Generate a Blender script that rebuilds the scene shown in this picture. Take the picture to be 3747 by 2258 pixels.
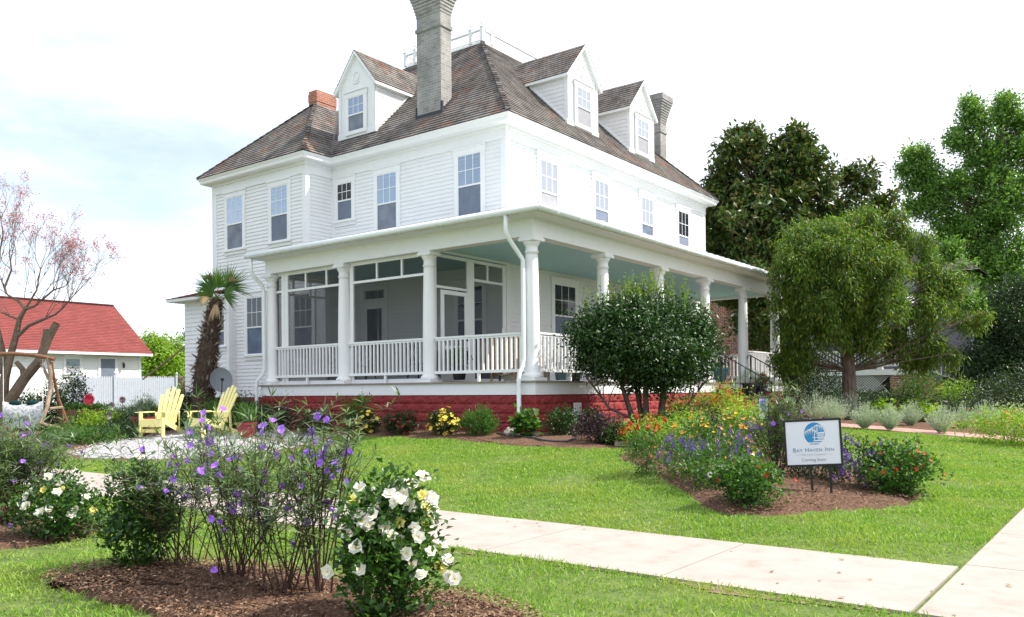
import bpy, math, random
import numpy as np
from mathutils import Vector, Matrix
R = random.Random(7); NR = np.random.RandomState(11)
S = bpy.context.scene
COL = S.collection
for o in list(bpy.data.objects): bpy.data.objects.remove(o)

# ------------------------------------------------------------------ camera
YAW, ROLL = 0.6516, -0.00765
CAM = Vector((-12.886, -9.266, 0.075))
_f = Vector((math.cos(YAW), math.sin(YAW), 0)); _r = Vector((math.sin(YAW), -math.cos(YAW), 0)); _u = Vector((0, 0, 1))
_r2 = _r*math.cos(ROLL)+_u*math.sin(ROLL); _u2 = _u*math.cos(ROLL)-_r*math.sin(ROLL)
cd = bpy.data.cameras.new('camera'); cam = bpy.data.objects.new('camera', cd); COL.objects.link(cam)
cam.matrix_world = Matrix(((_r2.x, _u2.x, -_f.x, CAM.x), (_r2.y, _u2.y, -_f.y, CAM.y), (_r2.z, _u2.z, -_f.z, CAM.z), (0, 0, 0, 1)))
cd.sensor_width = 36; cd.lens = 36*3054.08/3747; cd.shift_y = 301.58/3747; cd.clip_end = 2000; cd.clip_start = 0.05
S.camera = cam
# ------------------------------------------------------------------ sky and sun
SUN_EL = math.radians(50); SUN_DIR = Vector((0.607*math.cos(SUN_EL), -0.795*math.cos(SUN_EL), math.sin(SUN_EL)))
W = bpy.data.worlds.new('World'); S.world = W; W.use_nodes = True
nt = W.node_tree; nt.nodes.clear()
def N(t, typ, **kw):
    n = t.nodes.new(typ)
    for k, v in kw.items():
        if hasattr(n, k) and not k[0].isupper(): setattr(n, k, v)
        else: n.inputs[k].default_value = v
    return n
out = N(nt, 'ShaderNodeOutputWorld')
sky = N(nt, 'ShaderNodeTexSky', sky_type='NISHITA'); sky.sun_disc = False
sky.sun_elevation = SUN_EL; sky.sun_rotation = math.atan2(SUN_DIR.x, SUN_DIR.y); sky.air_density = 1.0; sky.dust_density = 0.6
bg1 = N(nt, 'ShaderNodeBackground', Strength=0.15); nt.links.new(sky.outputs[0], bg1.inputs[0])
bg2 = N(nt, 'ShaderNodeBackground', Color=(0.915, 0.95, 1.05, 1), Strength=1.05)   # bright thin cloud
tc = N(nt, 'ShaderNodeTexCoord')
mp = N(nt, 'ShaderNodeMapping'); mp.inputs['Scale'].default_value = (1.0, 1.0, 3.2); mp.inputs['Location'].default_value = (0.3, 0.2, 0.1)
nt.links.new(tc.outputs['Generated'], mp.inputs[0])
noi = N(nt, 'ShaderNodeTexNoise', Scale=1.7, Detail=8.0, Roughness=0.58); nt.links.new(mp.outputs[0], noi.inputs[0])
# clearer sky in the west (towards +y), thicker cloud towards the sun side
dotn = N(nt, 'ShaderNodeVectorMath', operation='DOT_PRODUCT'); dotn.inputs[1].default_value = (0.60, -0.74, 0.28)
nt.links.new(tc.outputs['Generated'], dotn.inputs[0])
ma = N(nt, 'ShaderNodeMath', operation='MULTIPLY_ADD'); ma.inputs[1].default_value = 0.85; ma.inputs[2].default_value = 0.50
nt.links.new(dotn.outputs['Value'], ma.inputs[0])
ad = N(nt, 'ShaderNodeMath', operation='MULTIPLY_ADD'); ad.inputs[1].default_value = 1.5
nt.links.new(noi.outputs[0], ad.inputs[0]); nt.links.new(ma.outputs[0], ad.inputs[2])
rmp = N(nt, 'ShaderNodeMapRange'); rmp.inputs['From Min'].default_value = 0.62; rmp.inputs['From Max'].default_value = 1.12
rmp.inputs['To Min'].default_value = 0.24; rmp.interpolation_type = 'SMOOTHSTEP'
nt.links.new(ad.outputs[0], rmp.inputs[0])
mx = N(nt, 'ShaderNodeMixShader'); nt.links.new(rmp.outputs[0], mx.inputs[0]); nt.links.new(bg1.outputs[0], mx.inputs[1]); nt.links.new(bg2.outputs[0], mx.inputs[2])
nt.links.new(mx.outputs[0], out.inputs[0])
sl = bpy.data.lights.new('sun', 'SUN'); sl.energy = 5.0; sl.angle = math.radians(0.5); sl.color = (1.0, 0.94, 0.85)
sun = bpy.data.objects.new('sun', sl); COL.objects.link(sun); sun.rotation_euler = SUN_DIR.to_track_quat('Z', 'Y').to_euler()
S.view_settings.view_transform = 'Standard'; S.view_settings.look = 'None'; S.view_settings.exposure = 0.58; S.view_settings.gamma = 1.0
S.view_settings.use_curve_mapping = False
S.render.engine = 'CYCLES'; S.cycles.max_bounces = 7; S.cycles.transparent_max_bounces = 12; S.cycles.use_denoising = True

# ------------------------------------------------------------------ terrain height and layout helpers
def gz(x, y):
    t = max(0.0, min(1.0, min((x+6.3)/5.5, (y+8.2)/7)))
    return -1.2+0.45*t
def gzv(x, y):
    t = np.clip(np.minimum((x+6.3)/5.5, (y+8.2)/7), 0, 1); return -1.2+0.45*t
def at(px, D, dz=0.0):
    k = (px*1.5207-1873.5)/3054.08
    x = CAM.x+D*(_f.x+_r.x*k); y = CAM.y+D*(_f.y+_r.y*k)
    return Vector((x, y, gz(x, y)+dz))
def zat(py, D): return 0.075-(py*1.5207-1430.6)/3054.08*D
def pt(px, py, D):
    p = at(px, D); p.z = zat(py, D); return p

lf = Vector((-_r.x, -_r.y, 0)); tw = Vector((-_f.x, -_f.y, 0))
# ------------------------------------------------------------------ materials
MATS = {}
def mat(name, col, rough=0.6, spec=0.3, var=0.0, vscale=5.0, bump=0.0, bscale=60.0, metal=0.0, coat=0.0):
    m = bpy.data.materials.new(name); m.use_nodes = True; t = m.node_tree; b = t.nodes['Principled BSDF']
    b.inputs['Base Color'].default_value = (*col, 1); b.inputs['Roughness'].default_value = rough
    b.inputs['Specular IOR Level'].default_value = spec; b.inputs['Metallic'].default_value = metal; b.inputs['Coat Weight'].default_value = coat
    if var or bump:
        g = N(t, 'ShaderNodeNewGeometry')
    if var:
        n = N(t, 'ShaderNodeTexNoise', Scale=vscale, Detail=6.0, Roughness=0.65); t.links.new(g.outputs['Position'], n.inputs[0])
        c = N(t, 'ShaderNodeValToRGB'); e = c.color_ramp.elements
        e[0].position = 0.3; e[1].position = 0.72
        e[0].color = (*[max(0, v*(1-var)) for v in col], 1); e[1].color = (*[min(1, v*(1+var)) for v in col], 1)
        t.links.new(n.outputs[0], c.inputs[0]); t.links.new(c.outputs[0], b.inputs['Base Color'])
    if bump:
        n2 = N(t, 'ShaderNodeTexNoise', Scale=bscale, Detail=4.0); t.links.new(g.outputs['Position'], n2.inputs[0])
        bp = N(t, 'ShaderNodeBump', Strength=bump, Distance=0.01); t.links.new(n2.outputs[0], bp.inputs['Height']); t.links.new(bp.outputs[0], b.inputs['Normal'])
    MATS[name] = m; return m
def leafmat(name, cols, rough=0.5, transl=0.35, spec=0.35, yvar=0.0):
    """leaf material: a random tint for every leaf, light passing through"""
    m = bpy.data.materials.new(name); m.use_nodes = True; t = m.node_tree; b = t.nodes['Principled BSDF']
    g = N(t, 'ShaderNodeNewGeometry'); c = N(t, 'ShaderNodeValToRGB'); cr = c.color_ramp
    while len(cr.elements) < len(cols): cr.elements.new(0.5)
    for i, k in enumerate(cols):
        cr.elements[i].position = i/max(1, len(cols)-1); cr.elements[i].color = (*k, 1)
    t.links.new(g.outputs['Random Per Island'], c.inputs[0]); t.links.new(c.outputs[0], b.inputs['Base Color'])
    b.inputs['Roughness'].default_value = rough; b.inputs['Specular IOR Level'].default_value = spec
    tr = N(t, 'ShaderNodeBsdfTranslucent'); mul = N(t, 'ShaderNodeMix', data_type='RGBA', blend_type='MULTIPLY'); mul.inputs[0].default_value = 1
    t.links.new(c.outputs[0], mul.inputs[6]); mul.inputs[7].default_value = (1.3, 1.35, 0.7, 1) if cols[0][1] > cols[0][0] else (1.2, 1.2, 1.2, 1)
    t.links.new(mul.outputs[2], tr.inputs[0])
    ms = N(t, 'ShaderNodeMixShader', Fac=transl); t.links.new(b.outputs[0], ms.inputs[1]); t.links.new(tr.outputs[0], ms.inputs[2])
    t.links.new(ms.outputs[0], t.nodes['Material Output'].inputs[0]); MATS[name] = m; return m
def ramp_mat(name, src, stops, rough=0.8, scale=(1, 1, 1), nscale=4, detail=6, bump=0.0, spec=0.2, bdist=0.01):
    m = bpy.data.materials.new(name); m.use_nodes = True; t = m.node_tree; b = t.nodes['Principled BSDF']
    g = N(t, 'ShaderNodeNewGeometry'); mpn = N(t, 'ShaderNodeMapping'); mpn.inputs['Scale'].default_value = scale
    t.links.new(g.outputs['Position'], mpn.inputs[0])
    if src == 'voronoi':
        n = N(t, 'ShaderNodeTexVoronoi', Scale=nscale); o = n.outputs['Color']
    else:
        n = N(t, 'ShaderNodeTexNoise', Scale=nscale, Detail=detail, Roughness=0.7); o = n.outputs[0]
    t.links.new(mpn.outputs[0], n.inputs[0])
    c = N(t, 'ShaderNodeValToRGB'); cr = c.color_ramp
    while len(cr.elements) < len(stops): cr.elements.new(0.5)
    for i, (p, k) in enumerate(stops): cr.elements[i].position = p; cr.elements[i].color = (*k, 1)
    t.links.new(o, c.inputs[0]); t.links.new(c.outputs[0], b.inputs['Base Color'])
    b.inputs['Roughness'].default_value = rough; b.inputs['Specular IOR Level'].default_value = spec
    if bump:
        bp = N(t, 'ShaderNodeBump', Strength=bump, Distance=bdist); t.links.new(o, bp.inputs['Height']); t.links.new(bp.outputs[0], b.inputs['Normal'])
    MATS[name] = m; return m
def brickmat(name, c1, c2, mortar, bw=0.2, bh=0.067, ms=0.012, rough=0.9, var=0.5, offset=0.5, patch=None, bump=0.0):
    m = bpy.data.materials.new(name); m.use_nodes = True; t = m.node_tree; b = t.nodes['Principled BSDF']
    uv = N(t, 'ShaderNodeUVMap'); uv.uv_map = 'UVMap'
    br = N(t, 'ShaderNodeTexBrick', Scale=1.0); br.offset = offset
    br.inputs['Color1'].default_value = (*c1, 1); br.inputs['Color2'].default_value = (*c2, 1); br.inputs['Mortar'].default_value = (*mortar, 1)
    br.inputs['Brick Width'].default_value = bw; br.inputs['Row Height'].default_value = bh; br.inputs['Mortar Size'].default_value = ms; br.inputs['Bias'].default_value = 0.0
    t.links.new(uv.outputs[0], br.inputs[0])
    g = N(t, 'ShaderNodeNewGeometry'); n = N(t, 'ShaderNodeTexNoise', Scale=1.3, Detail=7.0, Roughness=0.7); t.links.new(g.outputs['Position'], n.inputs[0])
    mr = N(t, 'ShaderNodeMapRange'); mr.inputs['To Min'].default_value = 1-var; mr.inputs['To Max'].default_value = 1+var; t.links.new(n.outputs[0], mr.inputs[0])
    mr.inputs['From Min'].default_value = 0.3; mr.inputs['From Max'].default_value = 0.7
    mul = N(t, 'ShaderNodeMix', data_type='RGBA', blend_type='MULTIPLY'); mul.inputs[0].default_value = 1
    cmb = N(t, 'ShaderNodeCombineColor'); [t.links.new(mr.outputs[0], cmb.inputs[i]) for i in range(3)]
    t.links.new(br.outputs[0], mul.inputs[6]); t.links.new(cmb.outputs[0], mul.inputs[7])
    last = mul.outputs[2]
    for (pc, sc, lo, hi, amt) in (patch or []):
        n3 = N(t, 'ShaderNodeTexNoise', Scale=sc, Detail=8.0, Roughness=0.75); t.links.new(g.outputs['Position'], n3.inputs[0])
        m3 = N(t, 'ShaderNodeMapRange'); m3.inputs['From Min'].default_value = lo; m3.inputs['From Max'].default_value = hi; m3.inputs['To Max'].default_value = amt
        t.links.new(n3.outputs[0], m3.inputs[0]); mm = N(t, 'ShaderNodeMix', data_type='RGBA'); t.links.new(m3.outputs[0], mm.inputs[0])
        t.links.new(last, mm.inputs[6]); mm.inputs[7].default_value = (*pc, 1); last = mm.outputs[2]
    t.links.new(last, b.inputs['Base Color']); b.inputs['Roughness'].default_value = rough; b.inputs['Specular IOR Level'].default_value = 0.2
    if bump:
        bp = N(t, 'ShaderNodeBump', Strength=bump, Distance=0.008, invert=True); t.links.new(br.outputs['Fac'], bp.inputs['Height']); t.links.new(bp.outputs[0], b.inputs['Normal'])
    MATS[name] = m; return m
white = mat('white_paint', (0.78, 0.79, 0.80), 0.5, 0.3, var=0.035, vscale=2.5)
trimw = mat('white_trim_paint', (0.80, 0.81, 0.82), 0.45, 0.35, var=0.025, vscale=6)
gutterw = mat('gutter_white', (0.74, 0.78, 0.78), 0.35, 0.4, var=0.04, vscale=8)
ceilb = mat('ceiling_blue', (0.40, 0.63, 0.66), 0.6, 0.2, var=0.05)
deckm = mat('deck_boards', (0.27, 0.23, 0.20), 0.8, 0.2, var=0.2, vscale=12)
redm = mat('painted_red_block', (0.26, 0.040, 0.040), 0.75, 0.2, var=0.18, vscale=14, bump=0.5, bscale=45)
metalr = mat('metal_roof_white', (0.70, 0.72, 0.74), 0.4, 0.4)
flash = mat('flashing', (0.035, 0.035, 0.045), 0.5, 0.4)
black = mat('black_iron', (0.012, 0.012, 0.014), 0.45, 0.4)
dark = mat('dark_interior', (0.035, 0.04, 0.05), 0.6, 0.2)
blindm = mat('window_blind', (0.40, 0.45, 0.52), 0.6, 0.2, var=0.08)
curtm = mat('white_curtain', (0.62, 0.63, 0.66), 0.8, 0.1, var=0.12, vscale=9)
insectm = mat('insect_screen_on_sash', (0.17, 0.20, 0.26), 0.8, 0.15, var=0.12)
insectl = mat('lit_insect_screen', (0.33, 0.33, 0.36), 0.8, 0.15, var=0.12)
shingle = brickmat('wood_shingles', (0.185, 0.168, 0.155), (0.11, 0.098, 0.094), (0.045, 0.04, 0.038), 0.13, 0.145, 0.006, 0.95, 0.3,
                   patch=[((0.34, 0.12, 0.04), 0.9, 0.53, 0.68, 0.6), ((0.36, 0.35, 0.33), 2.2, 0.46, 0.7, 0.55), ((0.05, 0.042, 0.04), 0.5, 0.52, 0.7, 0.6)])
rshingle = brickmat('red_shingles', (0.235, 0.062, 0.055), (0.19, 0.05, 0.046), (0.13, 0.032, 0.03), 0.3, 0.14, 0.01, 0.9, 0.12)
gbrick = brickmat('grey_chimney_brick', (0.31, 0.30, 0.29), (0.22, 0.215, 0.21), (0.37, 0.365, 0.355), 0.21, 0.068, 0.007, 0.95, 0.3,
                  patch=[((0.17, 0.165, 0.15), 1.4, 0.5, 0.75, 0.5), ((0.5, 0.48, 0.45), 2.3, 0.58, 0.8, 0.5)])
rbrick = brickmat('red_brick', (0.33, 0.085, 0.055), (0.24, 0.06, 0.05), (0.40, 0.35, 0.31), 0.215, 0.072, 0.012, 0.9, 0.25)
cbrick = brickmat('weathered_red_brick', (0.42, 0.14, 0.08), (0.33, 0.11, 0.07), (0.36, 0.30, 0.25), 0.215, 0.072, 0.01, 0.9, 0.3)
dbrick = brickmat('step_brick', (0.20, 0.085, 0.075), (0.12, 0.06, 0.06), (0.16, 0.12, 0.11), 0.2, 0.067, 0.008, 0.9, 0.3)
concr = ramp_mat('concrete', 'noise', [(0.25, (0.24, 0.20, 0.17)), (0.42, (0.34, 0.295, 0.262)), (0.55, (0.365, 0.32, 0.287)), (0.8, (0.41, 0.365, 0.33))], 0.9, nscale=3.1, detail=14, bump=0.15)
pathm = brickmat('path_brick', (0.48, 0.26, 0.23), (0.40, 0.20, 0.18), (0.42, 0.32, 0.28), 0.2, 0.1, 0.008, 0.9, 0.2)
soil = ramp_mat('mulch', 'noise', [(0.3, (0.05, 0.026, 0.018)), (0.5, (0.14, 0.078, 0.05)), (0.7, (0.26, 0.16, 0.11))], 0.95, nscale=38, detail=5, bump=1.0, bdist=0.03)
sandm = ramp_mat('white_gravel', 'noise', [(0.35, (0.22, 0.215, 0.22)), (0.5, (0.42, 0.41, 0.42)), (0.7, (0.56, 0.55, 0.56))], 0.95, nscale=26, detail=5, bump=0.8, bdist=0.03)
wood = mat('weathered_wood', (0.27, 0.20, 0.15), 0.8, 0.2, var=0.25, vscale=9)
woodr = mat('brown_wood', (0.20, 0.10, 0.06), 0.8, 0.2, var=0.25, vscale=9)
bark = ramp_mat('bark', 'noise', [(0.35, (0.07, 0.05, 0.04)), (0.7, (0.20, 0.16, 0.13))], 0.95, nscale=14, scale=(1, 1, 0.25), bump=0.8, bdist=0.03)
darkbark = mat('dark_bark', (0.15, 0.115, 0.09), 0.9, 0.1, var=0.3, vscale=12)
yellow = mat('yellow_paint', (0.80, 0.72, 0.30), 0.5, 0.3, var=0.03)

# ------------------------------------------------------------------ mesh helpers
def tag(o, label=None, cat=None, group=None, kind=None):
    if label: o['label'] = label
    if cat: o['category'] = cat
    if group: o['group'] = group
    if kind: o['kind'] = kind
    return o
def empty(name, loc, label, cat, group=None, rz=0.0):
    o = bpy.data.objects.new(name, None); COL.objects.link(o); o.location = loc; o.rotation_euler = (0, 0, rz)
    o.empty_display_size = 0.1
    return tag(o, label, cat, group)
def worldloc(o):
    v = Vector((0, 0, 0))
    while o: v += o.location; o = o.parent
    return v
class MB:
    def __init__(s): s.v = []; s.f = []; s.uv = []; s.mi = []; s.m = 0
    def face(s, pts, uv=None):
        i = len(s.v); s.v += [tuple(p) for p in pts]; s.f.append(tuple(range(i, i+len(pts)))); s.uv.append(uv or [(0, 0)]*len(pts)); s.mi.append(s.m)
    def box(s, x0, x1, y0, y1, z0, z1):
        if x0 > x1: x0, x1 = x1, x0
        if y0 > y1: y0, y1 = y1, y0
        if z0 > z1: z0, z1 = z1, z0
        P = lambda *a: a
        s.face([(x0, y0, z0), (x1, y0, z0), (x1, y0, z1), (x0, y0, z1)], [(x0, z0), (x1, z0), (x1, z1), (x0, z1)])
        s.face([(x1, y0, z0), (x1, y1, z0), (x1, y1, z1), (x1, y0, z1)], [(y0, z0), (y1, z0), (y1, z1), (y0, z1)])
        s.face([(x1, y1, z0), (x0, y1, z0), (x0, y1, z1), (x1, y1, z1)], [(x1, z0), (x0, z0), (x0, z1), (x1, z1)])
        s.face([(x0, y1, z0), (x0, y0, z0), (x0, y0, z1), (x0, y1, z1)], [(y1, z0), (y0, z0), (y0, z1), (y1, z1)])
        s.face([(x0, y0, z1), (x1, y0, z1), (x1, y1, z1), (x0, y1, z1)], [(x0, y0), (x1, y0), (x1, y1), (x0, y1)])
        s.face([(x0, y1, z0), (x1, y1, z0), (x1, y0, z0), (x0, y0, z0)], [(x0, y1), (x1, y1), (x1, y0), (x0, y0)])
        return s
    def obox(s, c, u, v, w):
        """box centred at c with half-axis vectors u v w"""
        c, u, v, w = Vector(c), Vector(u), Vector(v), Vector(w)
        for a, b, n in ((u, v, w), (v, w, u), (w, u, v)):
            s.face([c+n-a-b, c+n+a-b, c+n+a+b, c+n-a+b]); s.face([c-n-a+b, c-n+a+b, c-n+a-b, c-n-a-b])
        return s
    def bar(s, a, b, w, h, up=(0, 0, 1)):
        a, b = Vector(a), Vector(b); d = b-a; L = d.length; d.normalize(); sd = d.cross(Vector(up))
        if sd.length < 1e-4: sd = d.cross(Vector((1, 0, 0)))
        sd.normalize(); n = sd.cross(d)
        return s.obox((a+b)/2, d*L/2, sd*w/2, n*h/2)
    def tube(s, pts, rad, n=8, cap=True):
        pts = [Vector(p) for p in pts]
        if not hasattr(rad, '__len__'): rad = [rad]*len(pts)
        rings = []; prev = None
        for i, p in enumerate(pts):
            d = (pts[min(i+1, len(pts)-1)]-pts[max(i-1, 0)])
            if d.length < 1e-9: d = Vector((0, 0, 1))
            d.normalize()
            if prev is None:
                a = d.orthogonal().normalized()
            else:
                a = prev-d*prev.dot(d)
                a = a.normalized() if a.length > 1e-6 else d.orthogonal().normalized()
            prev = a; b = d.cross(a); i0 = len(s.v)
            for k in range(n):
                t = 2*math.pi*k/n; s.v.append(tuple(p+(a*math.cos(t)+b*math.sin(t))*rad[i]))
            rings.append(i0)
        for i in range(len(rings)-1):
            for k in range(n):
                s.f.append((rings[i]+k, rings[i]+(k+1) % n, rings[i+1]+(k+1) % n, rings[i+1]+k)); s.uv.append([(k/n, i), ((k+1)/n, i), ((k+1)/n, i+1), (k/n, i+1)]); s.mi.append(s.m)
        if cap:
            s.f.append(tuple(rings[0]+k for k in reversed(range(n)))); s.uv.append([(0, 0)]*n); s.mi.append(s.m)
            s.f.append(tuple(rings[-1]+k for k in range(n))); s.uv.append([(0, 0)]*n); s.mi.append(s.m)
        return s
    def lathe(s, prof, c=(0, 0, 0), n=20):
        return s.tube([Vector(c)+Vector((0, 0, z)) for r, z in prof], [r for r, z in prof], n)
    def courses(s, bl, br, tr, tl, h, lip=0.012, nrm=None, u0=0.0):
        """lapped boards or shingles filling the trapezoid bl-br-tr-tl"""
        bl, br, tr, tl = map(Vector, (bl, br, tr, tl)); e = (br-bl).normalized(); nrm = Vector(nrm).normalized()
        upv = ((tl+tr)/2-(bl+br)/2); upv = upv-e*upv.dot(e); H = upv.length; n = max(1, round(H/h))
        for i in range(n):
            a, b = i/n, (i+1)/n
            p0 = bl.lerp(tl, a)+nrm*lip; p1 = br.lerp(tr, a)+nrm*lip; p2 = br.lerp(tr, b); p3 = bl.lerp(tl, b)
            U = lambda q: (q-bl).dot(e)+u0
            s.face([p0, p1, p2, p3], [(U(p0), a*H), (U(p1), a*H), (U(p2), b*H-.001), (U(p3), b*H-.001)])
            q0 = bl.lerp(tl, a); q1 = br.lerp(tr, a)
            s.face([q0, q1, p1, p0], [(U(q0), a*H), (U(q1), a*H), (U(p1), a*H), (U(p0), a*H)])
        return s
    def build(s, name, m, parent=None, smooth=False, label=None):
        off = worldloc(parent) if parent else Vector((0, 0, 0))
        me = bpy.data.meshes.new(name); me.from_pydata([(a-off.x, b-off.y, c-off.z) for a, b, c in s.v], [], s.f)
        uvl = me.uv_layers.new(name='UVMap'); flat = [c for f in s.uv for p in f for c in p]
        uvl.data.foreach_set('uv', flat)
        ms = m if isinstance(m, (list, tuple)) else [m]
        for k in ms: me.materials.append(k)
        if len(ms) > 1: me.polygons.foreach_set('material_index', s.mi)
        if smooth: me.polygons.foreach_set('use_smooth', [True]*len(me.polygons))
        me.update()
        o = bpy.data.objects.new(name, me); COL.objects.link(o); o.parent = parent
        if label: o['label'] = label
        return o
def fast(name, V, tris=None, quads=None, m=None, parent=None, smooth=False):
    V = np.asarray(V, np.float32)
    if parent: V = V-np.array(worldloc(parent), np.float32)
    me = bpy.data.meshes.new(name); me.vertices.add(len(V)); me.vertices.foreach_set('co', V.ravel())
    L = []; st = []; tot = []; k = 0
    for a, n in ((tris, 3), (quads, 4)):
        if a is None or not len(a): continue
        a = np.asarray(a, np.int32); L.append(a.ravel()); st.append(np.arange(len(a))*n+k); tot.append(np.full(len(a), n)); k += len(a)*n
    L = np.concatenate(L).astype(np.int32); st = np.concatenate(st).astype(np.int32); tot = np.concatenate(tot).astype(np.int32)
    me.loops.add(len(L)); me.loops.foreach_set('vertex_index', L); me.polygons.add(len(st)); me.polygons.foreach_set('loop_start', st); me.polygons.foreach_set('loop_total', tot)
    if smooth: me.polygons.foreach_set('use_smooth', np.ones(len(st), bool))
    for q in (m if isinstance(m, (list, tuple)) else [m]): me.materials.append(q)
    me.update(calc_edges=True); me.validate()
    o = bpy.data.objects.new(name, me); COL.objects.link(o); o.parent = parent
    return o
def unit(a): return a/np.maximum(1e-9, np.linalg.norm(a, axis=1, keepdims=True))
def leaf_geo(P, D, Nn, L, Wd, droop=0.0, long=False):
    """returns verts, tris, quads of one leaf per row: base P, axis D, blade normal about Nn"""
    P = np.asarray(P, float); n = len(P); D = unit(np.asarray(D, float)); S_ = unit(np.cross(D, Nn)); Nn = np.cross(S_, D)
    L = np.broadcast_to(np.asarray(L, float), (n,))[:, None]; Wd = np.broadcast_to(np.asarray(Wd, float), (n,))[:, None]
    down = np.array([0, 0, -1.0])[None]
    def q(t, sd, lift=0): return P+D*L*t+S_*Wd*sd*0.5+down*droop*L*t*t+Nn*Wd*lift
    if not long:
        V = np.stack([q(0, 0), q(.42, 1, .22), q(1, 0, 0), q(.42, -1, .22)], 1).reshape(-1, 3)
        i = np.arange(n)[:, None]*4; return V, np.concatenate([i+[[0, 1, 2]], i+[[0, 2, 3]]], 0), np.zeros((0, 4), int)
    V = np.stack([q(0, 0), q(.28, 1), q(.28, -1), q(.65, .8), q(.65, -.8), q(1, 0)], 1).reshape(-1, 3)
    i = np.arange(n)[:, None]*6
    return V, np.concatenate([i+[[0, 1, 2]], i+[[3, 5, 4]]], 0), i+[[1, 3, 4, 2]]
def rnd_dirs(n, rs=NR): return unit(rs.normal(size=(n, 3)))
class Cloud:
    def __init__(s): s.V = []; s.T = []; s.Q = []; s.n = 0
    def add(s, V, T, Q):
        s.V.append(V); s.T.append(T+s.n); s.Q.append(Q+s.n); s.n += len(V)
    def leaves(s, *a, **k): s.add(*leaf_geo(*a, **k))
    def build(s, name, m, parent=None, **k): return fast(name, np.concatenate(s.V), np.concatenate(s.T), np.concatenate(s.Q), m, parent, **k)
def copy_tree(o, parent=None):
    c = o.copy(); COL.objects.link(c); c.parent = parent
    for ch in list(o.children): copy_tree(ch, c)
    return c

# ================================================================== THE HOUSE
A, B_, L_, A2 = 3.07, 3.05, 14.4, 2.12
house = empty('inn_house', (3.07, 3.05, -0.75), 'large white clapboard inn with wraparound porch, slate grey shingle roof and tall chimneys', 'house')
CL = 0.105
w = MB()
# second storey + ground storey clapboard walls
w.courses((A, 9.34, .27), (A, B_, .27), (A, B_, 6.2), (A, 9.34, 6.2), CL, .02, (-1, 0, 0))
w.courses((A, B_, .27), (L_, B_, .27), (L_, B_, 6.2), (A, B_, 6.2), CL, .02, (0, -1, 0))
w.courses((A2, 13.67, -.05), (A2, 8.55, -.05), (A2, 8.55, 3.35), (A2, 13.67, 3.35), CL, .02, (-1, 0, 0))
w.courses((A2, 13.67, 3.35), (A2, 9.34, 3.35), (A2, 9.34, 6.2), (A2, 13.67, 6.2), CL, .02, (-1, 0, 0))
w.courses((A2, 9.34, 3.35), (A, 9.34, 3.35), (A, 9.34, 6.2), (A2, 9.34, 6.2), CL, .02, (0, -1, 0))
w.courses((A2, 8.55, .27), (A, 8.55, .27), (A, 8.55, 3.3), (A2, 8.55, 3.3), CL, .02, (0, -1, 0))
w.face([(L_, B_, -.05), (L_, 13.85, -.05), (L_, 13.85, 6.5), (L_, B_, 6.5)])
w.face([(L_, 13.85, -.05), (A2, 13.85, -.05), (A2, 13.85, 6.5), (L_, 13.85, 6.5)])
w.face([(A2, 13.85, -.05), (A2, 13.67, -.05), (A2, 13.67, 6.5), (A2, 13.85, 6.5)])
w.build('wall', white, house)
for q in ((A-.035, A+.12, B_-.035, B_+.12, .27, 6.19), (L_-.13, L_+.03, B_-.035, B_+.1, .27, 6.19), (A2-.035, A2+.12, 9.34-.035, 9.34+.12, 3.3, 6.19), (A2-.035, A2+.1, 13.57, 13.7, -.05, 6.19), (A2-.035, A2+.12, 8.515, 8.67, .27, 3.3), (A-.03, A+.02, 9.22, 9.336, 4.2, 6.19)):
    MB().box(*q).build('corner_board', trimw, house)
c = MB()
def frieze(z0, z1, d):
    c.box(A-d, A+.05, B_-d, 9.34-d, z0, z1); c.box(A+.051, L_+d, B_-d, B_+.05, z0, z1)
    c.box(A2-d, A2+.05, 9.34-d+.001, 13.67+d, z0, z1); c.box(A2+.051, A-d-.001, 9.34-d, 9.39, z0, z1)
frieze(6.185, 6.50, .045); frieze(6.42, 6.503, .085)
# soffit + moulded eave board following the plan outline
RZ = 6.67
ex0, ey0, ex1, ey1 = 2.68, 2.65, 14.79, 14.25; wx0, wy0, wy1 = 1.72, 8.95, 14.06
def eave(z0, z1, d0, d1):
    """ring of moulding: outline at offset d (outwards) between heights; bottom offset d0, top offset d1"""
    def outl(d): return [(ex1+d, ey0-d), (ex0-d, ey0-d), (ex0-d, wy0-d), (wx0-d, wy0-d), (wx0-d, wy1+d), (wx0+1, wy1+d)]
    a, b = outl(d0), outl(d1)
    for i in range(len(a)-1):
        c.face([(*a[i+1], z0), (*a[i], z0), (*b[i], z1), (*b[i+1], z1)])
    return a
eave(6.50, 6.53, -.09, -.07); eave(6.53, 6.58, -.07, -.065); eave(6.58, 6.66, -.065, -.005)
o_ = [(ex1-.09, ey0+.09), (ex0+.09, ey0+.09), (ex0+.09, wy0+.09), (wx0+.09, wy0+.09), (wx0+.09, wy1-.09)]
c.box(ex0+.09, ex1-.09, ey0+.09, 3.3, 6.50, 6.505); c.box(ex0+.09, 3.2, 3.3, 13.6, 6.50, 6.505); c.box(wx0+.09, ex0+.09, wy0+.09, wy1-.09, 6.50, 6.505)
c.face([(ex1-.09, ey0+.09, 6.5), (ex1-.09, ey1, 6.5), (ex1, ey1, 6.66), (ex1, ey0, 6.66)])
c.box(14.3, ex1-.09, 3.3, ey1, 6.50, 6.505)
for i in range(26):      # gutter hangers
    if i < 14: x, y = 3.0+i*.86, ey0-.012; c.tube([(x, y, 6.65), (x, y-.03, 6.60), (x, y-.02, 6.55)], .008, 5)
    else: x, y = ex0-.012, 3.0+(i-14)*.52; c.tube([(x, y, 6.65), (x-.03, y, 6.60), (x-.02, y, 6.55)], .008, 5)
c.build('cornice', trimw, house)
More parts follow.
